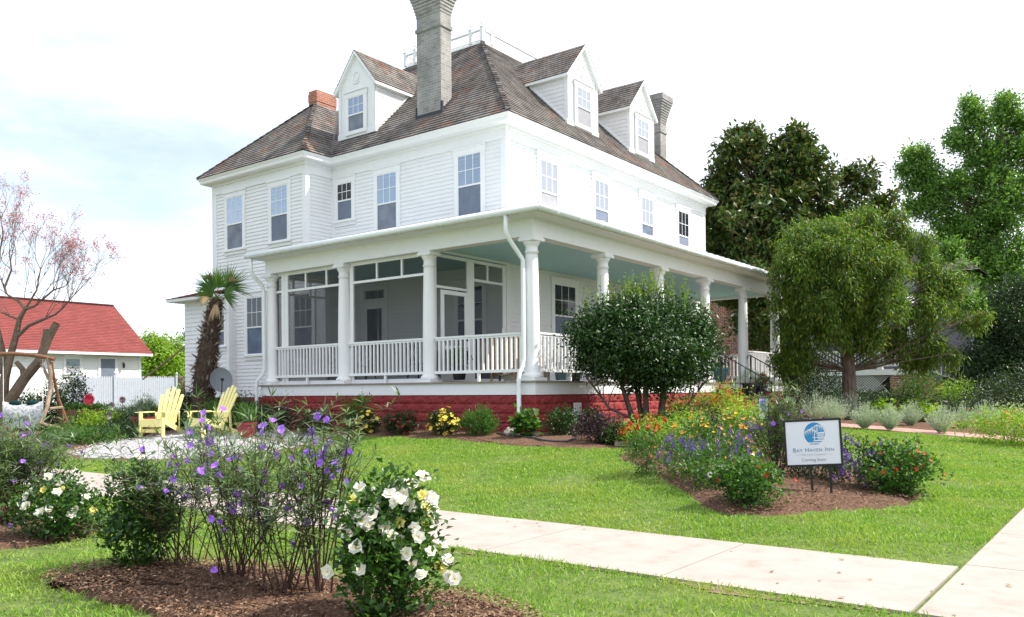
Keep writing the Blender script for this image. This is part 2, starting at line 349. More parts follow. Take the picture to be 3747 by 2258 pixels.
# ---------------- roof
m_ = .97; DZ = 10.72; ins = (DZ-RZ)/m_
dx0, dy0, dx1, dy1 = ex0+ins, ey0+ins, ex1-ins, ey1-ins
r = MB(); SH = .15
nl = (-m_, 0, 1); nf = (0, -m_, 1)
r.courses((ex0, ey1, RZ), (ex0, ey0, RZ), (dx0, dy0, DZ), (dx0, dy1, DZ), SH, .02, nl)
r.courses((ex0, ey0, RZ), (ex1, ey0, RZ), (dx1, dy0, DZ), (dx0, dy0, DZ), SH, .02, nf)
r.courses((ex1, ey0, RZ), (ex1, ey1, RZ), (dx1, dy1, DZ), (dx1, dy0, DZ), SH, .02, (m_, 0, 1))
r.courses((ex1, ey1, RZ), (ex0, ey1, RZ), (dx0, dy1, DZ), (dx1, dy1, DZ), SH, .02, (0, m_, 1))
r.face([(dx0, dy0, DZ), (dx1, dy0, DZ), (dx1, dy1, DZ), (dx0, dy1, DZ)])
# hip caps
def hipcap(a, b, wd=.13):
    a, b = Vector(a), Vector(b); d = (b-a); n = int(d.length/.22)
    for i in range(n):
        p = a+d*i/n; q = a+d*(i+1.1)/n; r.bar(p+Vector((0, 0, .035)), q+Vector((0, 0, .015)), wd, .03)
hipcap((ex0, ey0, RZ), (dx0, dy0, DZ)); hipcap((ex1, ey0, RZ), (dx1, dy0, DZ), .1)
# wing roof (hipped, ridge running into the main roof)
wr = 2.555*m_; ry = (wy0+wy1)/2; rx = wx0+2.555; rz = RZ+wr
r.courses((wx0, wy1, RZ), (wx0, wy0, RZ), (rx, ry, rz), (rx, ry, rz), SH, .02, nl)
xe = ex0+wr/m_
r.courses((wx0, wy0, RZ), (ex0, wy0, RZ), (xe, ry, rz), (rx, ry, rz), SH, .02, nf)
r.courses((ex0, wy1, RZ), (wx0, wy1, RZ), (rx, ry, rz), (xe, ry, rz), SH, .02, (0, m_, 1))
hipcap((wx0, wy0, RZ), (rx, ry, rz), .1); hipcap((wx0, wy1, RZ), (rx, ry, rz), .1)
r.build('roof', shingle, house)
v_ = MB(); v_.bar((ex0+.02, wy0+.02, RZ+.03), (xe, ry, rz+.03), .16, .02); v_.build('valley_flashing', flash, house)
# ---------------- widow's walk balustrade
def finialpost(mb, x, y, z, h=.42, s=.055):
    mb.box(x-s, x+s, y-s, y+s, z, z+h); mb.box(x-s*1.25, x+s*1.25, y-s*1.25, y+s*1.25, z+h, z+h+.03)
    mb.lathe([(.018, z+h+.03), (.018, z+h+.07), (.05, z+h+.10), (.055, z+h+.14), (.03, z+h+.19), (.008, z+h+.24)], (x, y, 0), 10)
k = MB(); zb_ = DZ+.03
k.box(dx0-.03, dx1+.03, dy0-.03, dy0+.05, DZ-.02, zb_); k.box(dx0-.03, dx0+.05, dy0, dy1, DZ-.02, zb_)
for (x, y) in ((dx0, dy0), (dx0, dy0+.45), (dx0, dy1-.45), (dx0, dy1), (dx0+.45, dy0), (dx1-.45, dy0), (dx1, dy0), (dx1, dy1), (dx0+.45, dy1)): finialpost(k, x, y, zb_)
def balrow(mb, p, q, z0, z1, sp=.085, s=.011, turned=True):
    p, q = Vector(p), Vector(q); n = max(1, int((q-p).length/sp))
    mb.bar((p.x, p.y, z0), (q.x, q.y, z0), .05, .035); mb.bar((p.x, p.y, z1), (q.x, q.y, z1), .07, .04)
    for i in range(1, n):
        a = p.lerp(q, i/n)
        if turned: mb.tube([(a.x, a.y, z0), (a.x, a.y, z0+.05), (a.x, a.y, (z0+z1)/2), (a.x, a.y, z1)], [s, s*.7, s*1.4, s*.8], 6, False)
        else: mb.box(a.x-s, a.x+s, a.y-s, a.y+s, z0, z1)
for p, q in (((dx0, dy0), (dx0, dy1)), ((dx0, dy0), (dx1, dy0)), ((dx1, dy0), (dx1, dy1)), ((dx0, dy1), (dx1, dy1))): balrow(k, (*p, 0), (*q, 0), zb_+.05, zb_+.36)
k.build('roof_balustrade', trimw, house)
# ---------------- windows (flat wall frames: axis 'x' = wall facing -x at x=pl; 'y' = wall facing -y at y=pl)
blinds = [blindm, mat('window_blind_pale', (0.50, 0.54, 0.60), 0.6, 0.2, var=0.1), mat('window_blind_grey', (0.33, 0.38, 0.46), 0.6, 0.2, var=0.15)]
screens = [insectm, mat('insect_screen_blue', (0.13, 0.165, 0.235), 0.7, 0.2, var=.35, vscale=2.5), mat('insect_screen_dark', (0.20, 0.225, 0.27), 0.7, 0.2, var=.3, vscale=3)]
def window(parent, ax, pl, u0, u1, z0, z1, zm, top='blind', bot='screen', apron=True, cw=.11, cols=3, rows=2, name='window', lit=False, sillz=None):
    pl = pl-.012
    def bx(mb, a0, a1, b0, b1, d0, d1):    # a along wall, b height, d distance out from the wall
        if ax == 'x': mb.box(pl-d1, pl-d0, a0, a1, b0, b1)
        else: mb.box(a0, a1, pl-d1, pl-d0, b0, b1)
    f = MB()
    bx(f, u0-cw, u0, z0-.0, z1+.0, 0, .04); bx(f, u1, u1+cw, z0, z1, 0, .04)
    bx(f, u0-cw-.02, u1+cw+.02, z1, z1+.14, 0, .045); bx(f, u0-cw-.04, u1+cw+.04, z1+.14, z1+.17, 0, .075)
    if apron: bx(f, u0-cw-.03, u1+cw+.03, z0-.05, z0, 0, .085); bx(f, u0-cw, u1+cw, z0-.15, z0-.05, 0, .035)
    else: bx(f, u0-cw, u1+cw, z0-.08, z0, 0, .04)
    F = f.build(name, trimw, parent)
    s = MB(); t = .032
    bx(s, u0, u0+t, z0, z1, .022, .034); bx(s, u1-t, u1, z0, z1, .022, .034); bx(s, u0+t, u1-t, z1-t, z1, .022, .034); bx(s, u0+t, u1-t, z0, z0+t, .022, .034)
    bx(s, u0+t, u1-t, zm-.02, zm+.02, .022, .038)
    for i in range(1, cols): a = u0+t+(u1-u0-2*t)*i/cols; bx(s, a-.008, a+.008, zm+.02, z1-t, .024, .033)
    for i in range(1, rows): a = zm+.02+(z1-t-zm-.02)*i/rows; bx(s, u0+t, u1-t, a-.008, a+.008, .0245, .0325)
    s.build('sash', trimw, F)
    g = MB(); bx(g, u0+t, u1-t, zm, z1-t, .0285, .029); g.build('pane', dglass if top == 'dark' else glass, F)
    mt = {'blind': R.choice(blinds), 'curtain': curtm, 'dark': dark, 'screen': R.choice(screens), 'lit': insectl, 'glass': glass}
    if top in ('blind', 'curtain', 'dark'):
        b = MB()
        if top == 'blind':
            n = int((z1-zm)/.035)
            for i in range(n):
                zz = zm+(z1-t-zm)*i/n; h = (z1-t-zm)/n
                if ax == 'x': b.face([(pl-.012, u0+t, zz), (pl-.012, u1-t, zz), (pl-.004, u1-t, zz+h), (pl-.004, u0+t, zz+h)][::-1])
                else: b.face([(u0+t, pl-.012, zz), (u1-t, pl-.012, zz), (u1-t, pl-.004, zz+h), (u0+t, pl-.004, zz+h)])
            bx(b, u0, u1, z0, z1, .014, .0145) if False else None
        elif top == 'curtain':
            n = 24
            for i in range(n):
                a, a2 = u0+t+(u1-u0-2*t)*i/n, u0+t+(u1-u0-2*t)*(i+1)/n; d, d2 = (.002+.012*(i % 2)), (.002+.012*((i+1) % 2))
                q = [(a, z0, d), (a2, z0, d2), (a2, z1, d2), (a, z1, d)]
                P = [(pl-.004-dd, uu, zz) if ax == 'x' else (uu, pl-.004-dd, zz) for uu, zz, dd in q]
                b.face(P if ax == 'y' else P[::-1])
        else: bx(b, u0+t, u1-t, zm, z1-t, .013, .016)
        b.build('blind' if top == 'blind' else ('curtain' if top == 'curtain' else 'dark_room'), mt[top], F)
    b = MB(); bx(b, u0+t, u1-t, z0+t, zm-.02, .014, .018); b.build('insect_screen' if bot in ('screen', 'lit') else 'lower_pane', mt[bot], F)
    return F
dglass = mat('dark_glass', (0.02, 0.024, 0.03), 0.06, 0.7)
glass = bpy.data.materials.new('window_glass'); glass.use_nodes = True; t_ = glass.node_tree; t_.nodes.clear()
go = N(t_, 'ShaderNodeOutputMaterial'); gg = N(t_, 'ShaderNodeBsdfGlossy', Roughness=0.03); gt = N(t_, 'ShaderNodeBsdfTransparent', Color=(0.86, 0.9, 0.93, 1))
gl_ = N(t_, 'ShaderNodeLayerWeight', Blend=0.5); gf = N(t_, 'ShaderNodeMapRange'); gf.inputs['To Min'].default_value = 0.10; gf.inputs['To Max'].default_value = 0.75; t_.links.new(gl_.outputs['Facing'], gf.inputs[0]); gm = N(t_, 'ShaderNodeMixShader'); t_.links.new(gf.outputs[0], gm.inputs[0]); t_.links.new(gt.outputs[0], gm.inputs[1]); t_.links.new(gg.outputs[0], gm.inputs[2]); t_.links.new(gm.outputs[0], go.inputs[0])
window(house, 'x', A, 3.77, 4.555, 4.41, 6.0, 5.21)
window(house, 'x', A, 6.70, 7.48, 4.41, 6.0, 5.18)
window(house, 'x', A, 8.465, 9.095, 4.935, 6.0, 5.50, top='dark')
window(house, 'x', A2, 10.09, 10.87, 4.41, 6.0, 5.17)
window(house, 'x', A2, 12.21, 13.03, 4.41, 6.0, 5.18)
for i, (a, b) in enumerate(((4.46, 5.27), (7.09, 7.85), (9.79, 10.56), (12.31, 13.1))):
    window(house, 'y', B_, a, b, 4.45, 6.0, 5.18, top='curtain' if i == 0 else ('dark' if i == 3 else 'blind'), bot='lit' if i == 0 else 'screen', cols=3)
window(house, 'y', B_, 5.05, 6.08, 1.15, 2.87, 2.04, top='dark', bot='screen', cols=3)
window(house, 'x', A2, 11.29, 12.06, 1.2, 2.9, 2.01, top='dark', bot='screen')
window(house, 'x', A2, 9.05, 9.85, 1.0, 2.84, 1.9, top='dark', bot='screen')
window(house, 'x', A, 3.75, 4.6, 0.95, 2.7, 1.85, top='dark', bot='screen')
# ---------------- porch doors
def door(parent, ax, pl, u0, u1, z0, z1, trans, lab=None):
    def bx(mb, a0, a1, b0, b1, d0, d1):
        if ax == 'x': mb.box(pl-d1, pl-d0, a0, a1, b0, b1)
        else: mb.box(a0, a1, pl-d1, pl-d0, b0, b1)
    f = MB(); bx(f, u0-.12, u0, z0, trans, 0, .04); bx(f, u1, u1+.12, z0, trans, 0, .04); bx(f, u0-.14, u1+.14, trans, trans+.14, 0, .05)
    bx(f, u0, u1, z1, z1+.1, 0, .045)
    bx(f, u0, u0+.12, z0, z1, .01, .03); bx(f, u1-.12, u1, z0, z1, .01, .03); bx(f, u0+.12, u1-.12, z1-.14, z1, .01, .03); bx(f, u0+.12, u1-.12, z0, z0+.25, .01, .03)
    D_ = f.build('door', trimw, parent); g = MB(); bx(g, u0+.12, u1-.12, z0+.25, z1-.14, .014, .02); bx(g, u0+.05, u1-.05, z1+.14, trans-.04, .014, .02); g.build('pane', dglass, D_)
    h = MB(); bx(h, u1-.09, u1-.05, 1.25, 1.35, .03, .07); h.build('handle', black, D_)
door(house, 'x', A, 7.21, 8.03, .27, 2.5, 2.9)
door(house, 'y', B_, 9.25, 10.35, .27, 2.45, 2.5)
# arched transom over the front door
a_ = MB()
for i in range(16):
    t0, t1 = math.pi*i/16, math.pi*(i+1)/16; cx_, cz_ = 9.8, 2.62
    P = lambda t, rr: (cx_+rr*math.cos(t), B_-.06, cz_+rr*.85*math.sin(t))
    a_.face([P(t0, .62), P(t0, .86), P(t1, .86), P(t1, .62)][::-1]); q0, q1 = P(t0, .86), P(t1, .86); a_.face([q0, q1, (q1[0], B_, q1[2]), (q0[0], B_, q0[2])])
am = a_.build('arched_transom', trimw, house); g = MB()
for i in range(16):
    t0, t1 = math.pi*i/16, math.pi*(i+1)/16; g.face([(9.8, B_-.03, 2.62), (9.8+.62*math.cos(t1), B_-.03, 2.62+.527*math.sin(t1)), (9.8+.62*math.cos(t0), B_-.03, 2.62+.527*math.sin(t0))])
g.build('pane', dglass, am)
# ---------------- dormers
def dormer(axis, f0, c0, halfw, zb0, zeave, zap, lab):
    """axis 'x': front plane x=f0, centre y=c0 ; axis 'y': front plane y=f0, centre x=c0"""
    def T(u, d, z): return (f0+d, c0+u, z) if axis == 'x' else (c0-u, f0+d, z)      # u right-handed sideways, d depth into the roof
    def roofd(z): return ((z-RZ)/m_)+(ex0 if axis == 'x' else ey0)-f0
    fl = 1
    body = MB()
    def fc(mb, pts, uv=None): mb.face([T(*p) for p in pts], uv)
    u0, u1 = -halfw, halfw; ze = zeave
    # front wall with gable
    slope = (zap-.06-ze)/(halfw)
    fc(body, [(u1, 0, zb0), (u0, 0, zb0), (u0, 0, ze), (0, 0, ze+slope*halfw), (u1, 0, ze)])
    nrm = {'x': ((0, -1, 0), (0, 1, 0)), 'y': ((1, 0, 0), (-1, 0, 0))}[axis]
    for sgn, nn in ((-1, nrm[0]), (1, nrm[1])):
        u = sgn*halfw; n = 13
        for i in range(n):
            z0, z1 = zb0+(ze-zb0)*i/n, zb0+(ze-zb0)*(i+1)/n
            a = Vector(T(u, 0, z0))+Vector(nn)*.012; b = Vector(T(u, max(0, roofd(z0)), z0))+Vector(nn)*.012
            cc = Vector(T(u, max(0.02, roofd(z1)), z1)); d = Vector(T(u, 0, z1))
            body.face([a, b, cc, d])
            body.face([Vector(T(u, 0, z0)), Vector(T(u, max(0, roofd(z0)), z0)), b, a])
    Dn = body.build('dormer', white, house)
    ov, fo, th = .13, .10, .045
    rb = MB()
    for sgn in (-1, 1):
        uE = sgn*(halfw+ov); zE = ze-slope*ov; zA = zap
        pE0 = T(uE, -fo, zE); pE1 = T(uE, roofd(zE)+.05, zE); pA0 = T(0, -fo, zA); pA1 = T(0, roofd(zA)+.05, zA)
        nn = Vector(T(sgn*1.0, 0, 1.0/slope))-Vector(T(0, 0, 0)); 
        if sgn*(1 if axis == 'x' else -1) < 0: rb.courses(pE1 if axis == 'y' else pE0, pE0 if axis == 'y' else pE1, pA0 if axis == 'y' else pA1, pA1 if axis == 'y' else pA0, .13, .015, nn)
        else: rb.courses(pE1, pE0, pA0, pA1, .13, .015, nn)
    rb.build('dormer_roof', shingle, Dn)
    t = MB()
    for sgn in (-1, 1):      # soffit slab, rake board, fascia
        uE = sgn*(halfw+ov); zE = ze-slope*ov
        a = [T(uE, -fo+.005, zE-.02), T(0, -fo+.005, zap-.02), T(0, -fo+.005, zap-.12), T(uE*.97, -fo+.005, zE-.09)]
        t.face(a if sgn < 0 else a[::-1]); t.face([T(uE, -fo+.005, zE-.02), T(uE*.97, -fo+.005, zE-.09), T(uE*.97, 0, zE-.09), T(uE, 0, zE-.02)])
        t.face([T(uE*.97, -fo+.005, zE-.09), T(0, -fo+.005, zap-.12), T(0, 0, zap-.12), T(uE*.97, 0, zE-.09)])
        t.face([T(uE, -fo, zE-.015), T(uE, roofd(zE), zE-.015), T(uE, roofd(zE)-.06, zE-.09), T(uE, -fo, zE-.09)])
        t.face([T(uE, -fo, zE-.09), T(uE, roofd(zE)-.06, zE-.09), T(sgn*halfw, roofd(zE)-.06, zE-.09), T(sgn*halfw, -fo, zE-.09)])
        # corner boards of the front and skirt along the slope
        c0_, c1_ = (sgn*halfw, sgn*(halfw-.1)); q = [T(c0_, -.015, zb0), T(c1_, -.015, zb0), T(c1_, -.015, ze), T(c0_, -.015, ze)]; t.face(q)
        t.face([T(c0_*1.02, -.015, zb0), T(c0_*1.02, .09, zb0), T(c0_*1.02, .09, ze-.09), T(c0_*1.02, -.015, ze-.09)])
        t.bar(T(c0_*1.01, .02, zb0+.10), T(c0_*1.01, roofd(ze-.12)-.02, ze-.06), .035, .10, up=nrm[0])
    t.face([T(halfw*1.05, -.02, zb0-.03), T(-halfw*1.05, -.02, zb0-.03), T(-halfw*1.05, -.02, zb0+.14), T(halfw*1.05, -.02, zb0+.14)])
    for sgn in (-1, 1): t.face([T(sgn*halfw*1.05, -.02, zb0-.03), T(sgn*halfw*1.05, .06, zb0-.03), T(sgn*halfw*1.05, .06, zb0+.14), T(sgn*halfw*1.05, -.02, zb0+.14)])
    # ring and swag ornament in the gable
    cz = ze+.18
    for i in range(20):
        t0, t1 = 2*math.pi*i/20, 2*math.pi*(i+1)/20
        t.tube([T(.11*math.cos(t0), -.012, cz+.13*math.sin(t0)), T(.11*math.cos(t1), -.012, cz+.13*math.sin(t1))], .012, 5, False)
    for i in range(9): uu = -.12+.03*i; t.tube([T(uu, -.012, cz-.2+.6*uu*uu*4), T(uu+.03, -.012, cz-.2+.6*(uu+.03)**2*4)], .016, 5, False)
    t.build('dormer_trim', trimw, Dn)
    if axis == 'x': window(Dn, 'x', f0-.004, c0-.34, c0+.34, zb0+.12, 8.49, 7.98, top='blind', bot='screen', apron=False, cw=.1)
    else: window(Dn, 'y', f0-.004, c0-.37, c0+.37, zb0+.12, 8.6, 8.05, top='curtain', bot='lit', apron=False, cw=.1)
dormer('x', 3.36, 8.6, .75, 7.38, 8.88, 9.80, '')
dormer('y', 3.43, 7.17, .79, 7.42, 8.95, 9.86, '')
dormer('y', 3.43, 10.63, .79, 7.42, 8.95, 9.86, '')
# ---------------- chimneys
def chimney(x0, x1, y0, y1, z0, zband, zfl, ztop, fl, mt, label, flashing=True, nst=9):
    b = MB()
    b.box(x0, x1, y0, y1, z0, zband); e = .03
    b.box(x0-e, x1+e, y0-e, y1+e, zband, zband+.09); b.box(x0, x1, y0, y1, zband+.09, zfl)
    for i in range(nst):
        g = fl*((i+1)/nst)**1.35; za = zfl+(ztop-.2-zfl)*i/nst; zc = zfl+(ztop-.2-zfl)*(i+1)/nst
        b.box(x0-g, x1+g, y0-g, y1+g, za, zc)
    b.box(x0-fl-.02, x1+fl+.02, y0-fl-.02, y1+fl+.02, ztop-.2, ztop)
    ch = b.build('chimney', mt, house, label=label)
    c_ = MB(); c_.box(x0-fl+.12, x1+fl-.12, y0-fl+.1, y1+fl-.1, ztop, ztop+.06); c_.build('chimney_cap', gutterw, ch)
    return ch
ch = chimney(3.39, 3.81, 5.41, 6.27, 7.2, 9.66, 10.05, 11.0, .20, gbrick, 'tall grey brick chimney nearest the corner')
f = MB(); zf = lambda x: RZ+m_*(x-ex0)
f.box(3.37, 3.39, 5.38, 6.30, zf(3.37)-.05, zf(3.37)+.11)
f.box(3.365, 3.42, 5.35, 5.41, zf(3.37)-.05, zf(3.37)+.34); f.box(3.365, 3.42, 6.27, 6.31, zf(3.37)-.05, zf(3.37)+.34)
for i in range(6): x = 3.42+i*.075; f.box(x, x+.075, 5.385, 5.41, zf(x)-.05, zf(x)+.12)
f.build('chimney_flashing', flash, ch)
chimney(13.66, 14.1, 4.33, 5.2, 7.0, 9.15, 9.5, 10.45, .17, gbrick, 'far grey brick chimney by the right hip')
b = MB(); b.box(5.0, 5.82, 12.32, 12.72, 7.5, 9.99); b.box(4.985, 5.835, 12.305, 12.735, 9.62, 9.9)
b.build('chimney', cbrick, house, label='short square red brick chimney behind the left wing ridge')
# ================================================================== PORCH (parts of the house)
PC = .244; ENT0, ENT1 = 3.067, 3.44
fm = MB()
for (ln, org, ax_) in ((8.5, (0.03, 8.5), 'x'), (13.7, (0.0, 0.03), 'y')):
    h = .1875; rs = random.Random(3)
    for row in range(4):
        z0 = -.75+row*h; u = -(row % 2)*.21
        while u < ln:
            bw = .42; ua, ub = max(0, u), min(ln, u+bw); u += bw
            if ub-ua < .05: continue
            nx, nz = 7, 5; pts = {}
            for i in range(nx+1):
                for j in range(nz+1):
                    a, b = i/nx, j/nz; ed = min(a*nx, (1-a)*nx, b*nz, (1-b)*nz)
                    d = 0 if ed < .01 else .028*min(1, ed/1.3)+rs.uniform(-.009, .009)
                    uu, zz = ua+(ub-ua)*a, z0+h*b+.0
                    if zz > -.004: zz = -.004
                    pts[i, j] = (org[0]-d, org[1]-uu, zz) if ax_ == 'x' else (org[0]+uu, org[1]-d, zz)
            for i in range(nx):
                for j in range(nz): fm.face([pts[i, j], pts[i+1, j], pts[i+1, j+1], pts[i, j+1]])
fm.box(.06, 2.0, .06, 8.5, -.9, -.01); fm.box(2.0, 13.7, .06, 3.0, -.9, -.01); fm.face([(A2+.0, 13.67, -.9), (A2, 8.5, -.9), (A2, 8.5, -.05), (A2, 13.67, -.05)])
fo_ = fm.build('foundation', redm, house)
vt = MB()
for i in range(7): vt.box(1.33+i*.035, 1.345+i*.035, -.022, -.006, -.4, -.2)
vt.box(1.30, 1.58, -.02, -.008, -.2, -.175); vt.box(1.30, 1.58, -.02, -.008, -.425, -.4); vt.box(1.30, 1.325, -.02, -.008, -.4, -.2); vt.box(1.555, 1.58, -.02, -.008, -.4, -.2)
vt.build('vent_grille', trimw, fo_)
fa = MB(); fa.box(0, .06, .001, 8.52, 0, .235); fa.box(.0605, 8.35, 0, .06, 0, .235); fa.box(10.9, 13.72, 0, .06, 0, .235); fa.box(8.35, 10.9, .0, .06, 0.1, .235); fa.box(13.66, 13.72, .06, 3.0, 0, .235)
fa.box(0.06, 2.1, 8.46, 8.52, 0, .235)
fa.build('porch_fascia', trimw, house)
dk = MB(); dk.box(-.045, 2.12, -.045, 8.56, .236, .268); dk.box(2.12, 13.76, -.045, 3.04, .236, .268); dk.build('porch_floor', deckm, house)
en = MB(); e0 = .107; e1 = .38
en.box(e0, e1, e0, 8.45, ENT0, ENT1); en.box(e1, 13.64, e0, e1, ENT0, ENT1); en.box(13.37, 13.64, e1, 3.04, ENT0, ENT1); en.box(e1, 2.1, 8.2, 8.45, ENT0, ENT1)
en.box(e0-.02, e0, e0-.02, 8.45, ENT1-.07, ENT1-.001); en.box(e0, 13.66, e0-.02, e0, ENT1-.07, ENT1-.001)
en.build('entablature', trimw, house)
so = MB(); so.box(-.30, e0, -.30, 8.52, 3.40, 3.425); so.box(e0, 13.72, -.30, e0-.001, 3.40, 3.425); so.build('porch_soffit', trimw, house)
ce = MB(); ce.box(e1, A, e1, 8.2, 3.16, 3.2); ce.box(A, 13.37, e1, B_, 3.16, 3.2); ce.build('porch_ceiling', ceilb, house)
pr_ = MB(); RS = .26; zr = lambda d: 3.56+RS*(d+.33)
g0 = -.35
pr_.face([(g0, g0, zr(g0)), (g0, 8.56, zr(g0)), (A, 8.56, zr(A)), (A, B_, zr(A))][::-1])
pr_.face([(g0, g0, zr(g0)), (A, B_, zr(A)), (L_, B_, zr(B_)), (13.75, g0, zr(g0))][::-1])
pr_.face([(A, 8.56, zr(A)), (A, 9.34, zr(A)), (A2, 9.34, zr(A2)), (A2, 8.56, zr(A2))])
pr_.face([(13.75, g0, zr(g0)), (L_, B_, zr(B_)), (13.75, B_, 3.5)][::-1])
pr_.box(g0, g0+.02, g0, 8.56, 3.47, zr(g0)-.002); pr_.box(g0, 13.75, g0, g0+.02, 3.47, zr(g0)-.002)
pr_.face([(g0, 8.56, 3.42), (A2, 8.56, 3.42), (A2, 8.56, zr(A2)), (g0, 8.56, zr(g0))])
pr_.face([(13.75, g0, 3.42), (13.75, B_, 3.42), (13.75, B_, 3.6), (13.75, g0, zr(g0))])
for i in range(40):
    x = .2+i*.36
    if x < 13.6: pr_.bar((x, g0, zr(g0)+.012), (min(max(x, A), 14.3) if x < A else x, B_ if x > A else min(B_, x*1.0+.0), zr(B_)+.012 if x > A else zr(min(B_, x))+.012), .015, .02)
pr_.build('porch_roof', metalr, house)
gu = MB()
for (p, q) in (((-.36, 8.60), (-.36, -.36)), ((-.36, -.36), (13.78, -.36))):
    gu.tube([(p[0], p[1], 3.47), (q[0], q[1], 3.47)], .065, 12)
for i in range(15): y = .3+i*.58; gu.tube([(-.29, y, 3.41), (-.39, y, 3.395), (-.43, y, 3.45)], .008, 5)
for i in range(17): x = .2+i*.8; gu.tube([(x, -.29, 3.41), (x, -.39, 3.395), (x, -.43, 3.45)], .008, 5)
gu.build('gutter', gutterw, house, smooth=True)
for lab, y, yb in (('downspout at the near porch corner', .42, .30), ('downspout at the far left porch end', 8.42, 8.3)):
    d = MB(); d.tube([(-.34, y, 3.42), (-.34, y, 3.12), (-.28, y-.02, 2.98), (-.02, y-.06, 2.72), (.03, yb, 2.60), (.03, yb, .70), (.0, yb, .55), (-.10, yb, .42), (-.13, yb, .25), (-.12, yb, -.62), (-.2, yb, -.70)] if y < 1 else
                     [(-.34, y, 3.42), (-.34, y, 3.12), (-.28, y-.02, 2.98), (.0, y+.0, 2.76), (.02, yb+.1, 2.6), (.02, yb+.1, .70), (.0, yb+.12, .55), (-.12, yb+.2, .38), (-.14, yb+.22, .2), (-.12, yb+.2, -.62), (-.2, yb+.2, -.70)], .045, 12)
    d.build('downspout', gutterw, house, smooth=True, label=lab)
# columns
cb = MB()
cb.box(-.205, .205, -.205, .205, .27, .33)
cb.lathe([(.19, .33), (.205, .36), (.19, .40), (.165, .42), (.152, .44), (.15, .9), (.146, 1.5), (.136, 2.1), (.122, 2.68), (.12, 2.74), (.138, 2.75), (.138, 2.775), (.12, 2.785), (.12, 2.87), (.135, 2.89), (.165, 2.95), (.17, 2.97)], (0, 0, 0), 28)
cb.box(-.185, .185, -.185, .185, 2.97, 3.03); cb.box(-.165, .165, -.165, .165, 3.03, 3.067)
col0 = cb.build('porch_column', trimw); me0 = col0.data
me0.polygons.foreach_set('use_smooth', [len(p.vertices) == 4 and abs(p.normal.z) < .98 and (p.center.x**2+p.center.y**2) < .17**2+.03 and p.index > 5 and p.index < len(me0.polygons)-12 for p in me0.polygons])
cpos = [(PC+i*2.651, PC) for i in range(6)]+[(PC, PC+(i+1)*2.706) for i in range(3)]
for i, (x, y) in enumerate(cpos):
    o = col0 if i == 0 else col0.copy()
    if i: COL.objects.link(o)
    o.parent = house; o.location = Vector((x, y, 0))-house.location
# railings
def railing(p, q, lab=None, sp=.118):
    p, q = Vector((*p, 0)), Vector((*q, 0)); mb = MB(); d = (q-p).normalized()
    mb.bar((p.x, p.y, 1.205), (q.x, q.y, 1.205), .075, .04); mb.bar((p.x, p.y, 1.165), (q.x, q.y, 1.165), .04, .035)
    mb.bar((p.x, p.y, .475), (q.x, q.y, .475), .05, .06); n = int((q-p).length/sp)
    for i in range(1, n):
        a = p.lerp(q, i/n); mb.box(a.x-.019, a.x+.019, a.y-.019, a.y+.019, .5, 1.15)
    a = (p+q)/2; mb.box(a.x-.025, a.x+.025, a.y-.025, a.y+.025, .268, .45)
    return mb.build('railing', trimw, house)
for i in range(3): railing((PC, PC+i*2.706+.16), (PC, PC+(i+1)*2.706-.16))
for i in range(5):
    if i != 3: railing((PC+i*2.651+.16, PC), (PC+(i+1)*2.651-.16, PC))
railing((13.5, .45), (13.5, 2.95))
# screened part of the porch
scr = bpy.data.materials.new('insect_mesh'); scr.use_nodes = True; t_ = scr.node_tree; t_.nodes.clear()
go = N(t_, 'ShaderNodeOutputMaterial'); gg = N(t_, 'ShaderNodeBsdfDiffuse', Color=(0.06, 0.065, 0.07, 1)); gt = N(t_, 'ShaderNodeBsdfTransparent'); gm = N(t_, 'ShaderNodeMixShader', Fac=0.24)
t_.links.new(gt.outputs[0], gm.inputs[1]); t_.links.new(gg.outputs[0], gm.inputs[2]); t_.links.new(gm.outputs[0], go.inputs[0])
def screenbay(ax, pl, u0, u1, posts, zt=2.62, lab=None):
    def bx(mb, a0, a1, b0, b1, d=.03):
        if ax == 'x': mb.box(pl-d, pl+d, a0, a1, b0, b1)
        else: mb.box(a0, a1, pl-d, pl+d, b0, b1)
    f = MB(); bx(f, u0, u0+.12, .27, 3.067); bx(f, u1-.12, u1, .27, 3.067); bx(f, u0+.12, u1-.12, 3.0, 3.066); bx(f, u0+.12, u1-.12, zt-.035, zt+.02, .027); bx(f, u0+.12, u1-.12, .27, .36, .027)
    for p in posts: bx(f, p-.022, p+.022, zt+.02, 3.0, .026)
    F = f.build('screen_frame', trimw, house, label=lab)
    m = MB(); bx(m, u0+.12, u1-.12, .36, 3.0, .003); m.build('insect_mesh', scr, F)
screenbay('x', .32, 2.98, 5.52, (3.83, 4.62)); screenbay('x', .32, 5.6, 7.92, (6.35, 7.12)); screenbay('x', .32, 7.93, 8.42, ())
screenbay('y', 2.98, .35, 1.62, (), 2.36, 'screen frame with the door of the screened porch'); screenbay('y', 2.98, 1.62, 2.93, (2.24,)); screenbay('y', 8.42, .36, 2.1, (.95, 1.5))
d = MB(); d.box(.60, .70, 2.935, 2.965, .30, 2.29); d.box(1.40, 1.50, 2.935, 2.965, .30, 2.29); d.box(.70, 1.40, 2.935, 2.965, 2.2, 2.29); d.box(.70, 1.40, 2.935, 2.965, 1.0, 1.08); d.box(.70, 1.40, 2.935, 2.965, .30, .5)
for i in range(4): d.box(.80+i*.15, .83+i*.15, 2.94, 2.96, .5, 1.0)
D_ = d.build('screen_door', trimw, house); h = MB(); h.box(1.44, 1.46, 2.9, 2.935, 1.2, 1.32); h.build('handle', black, D_)
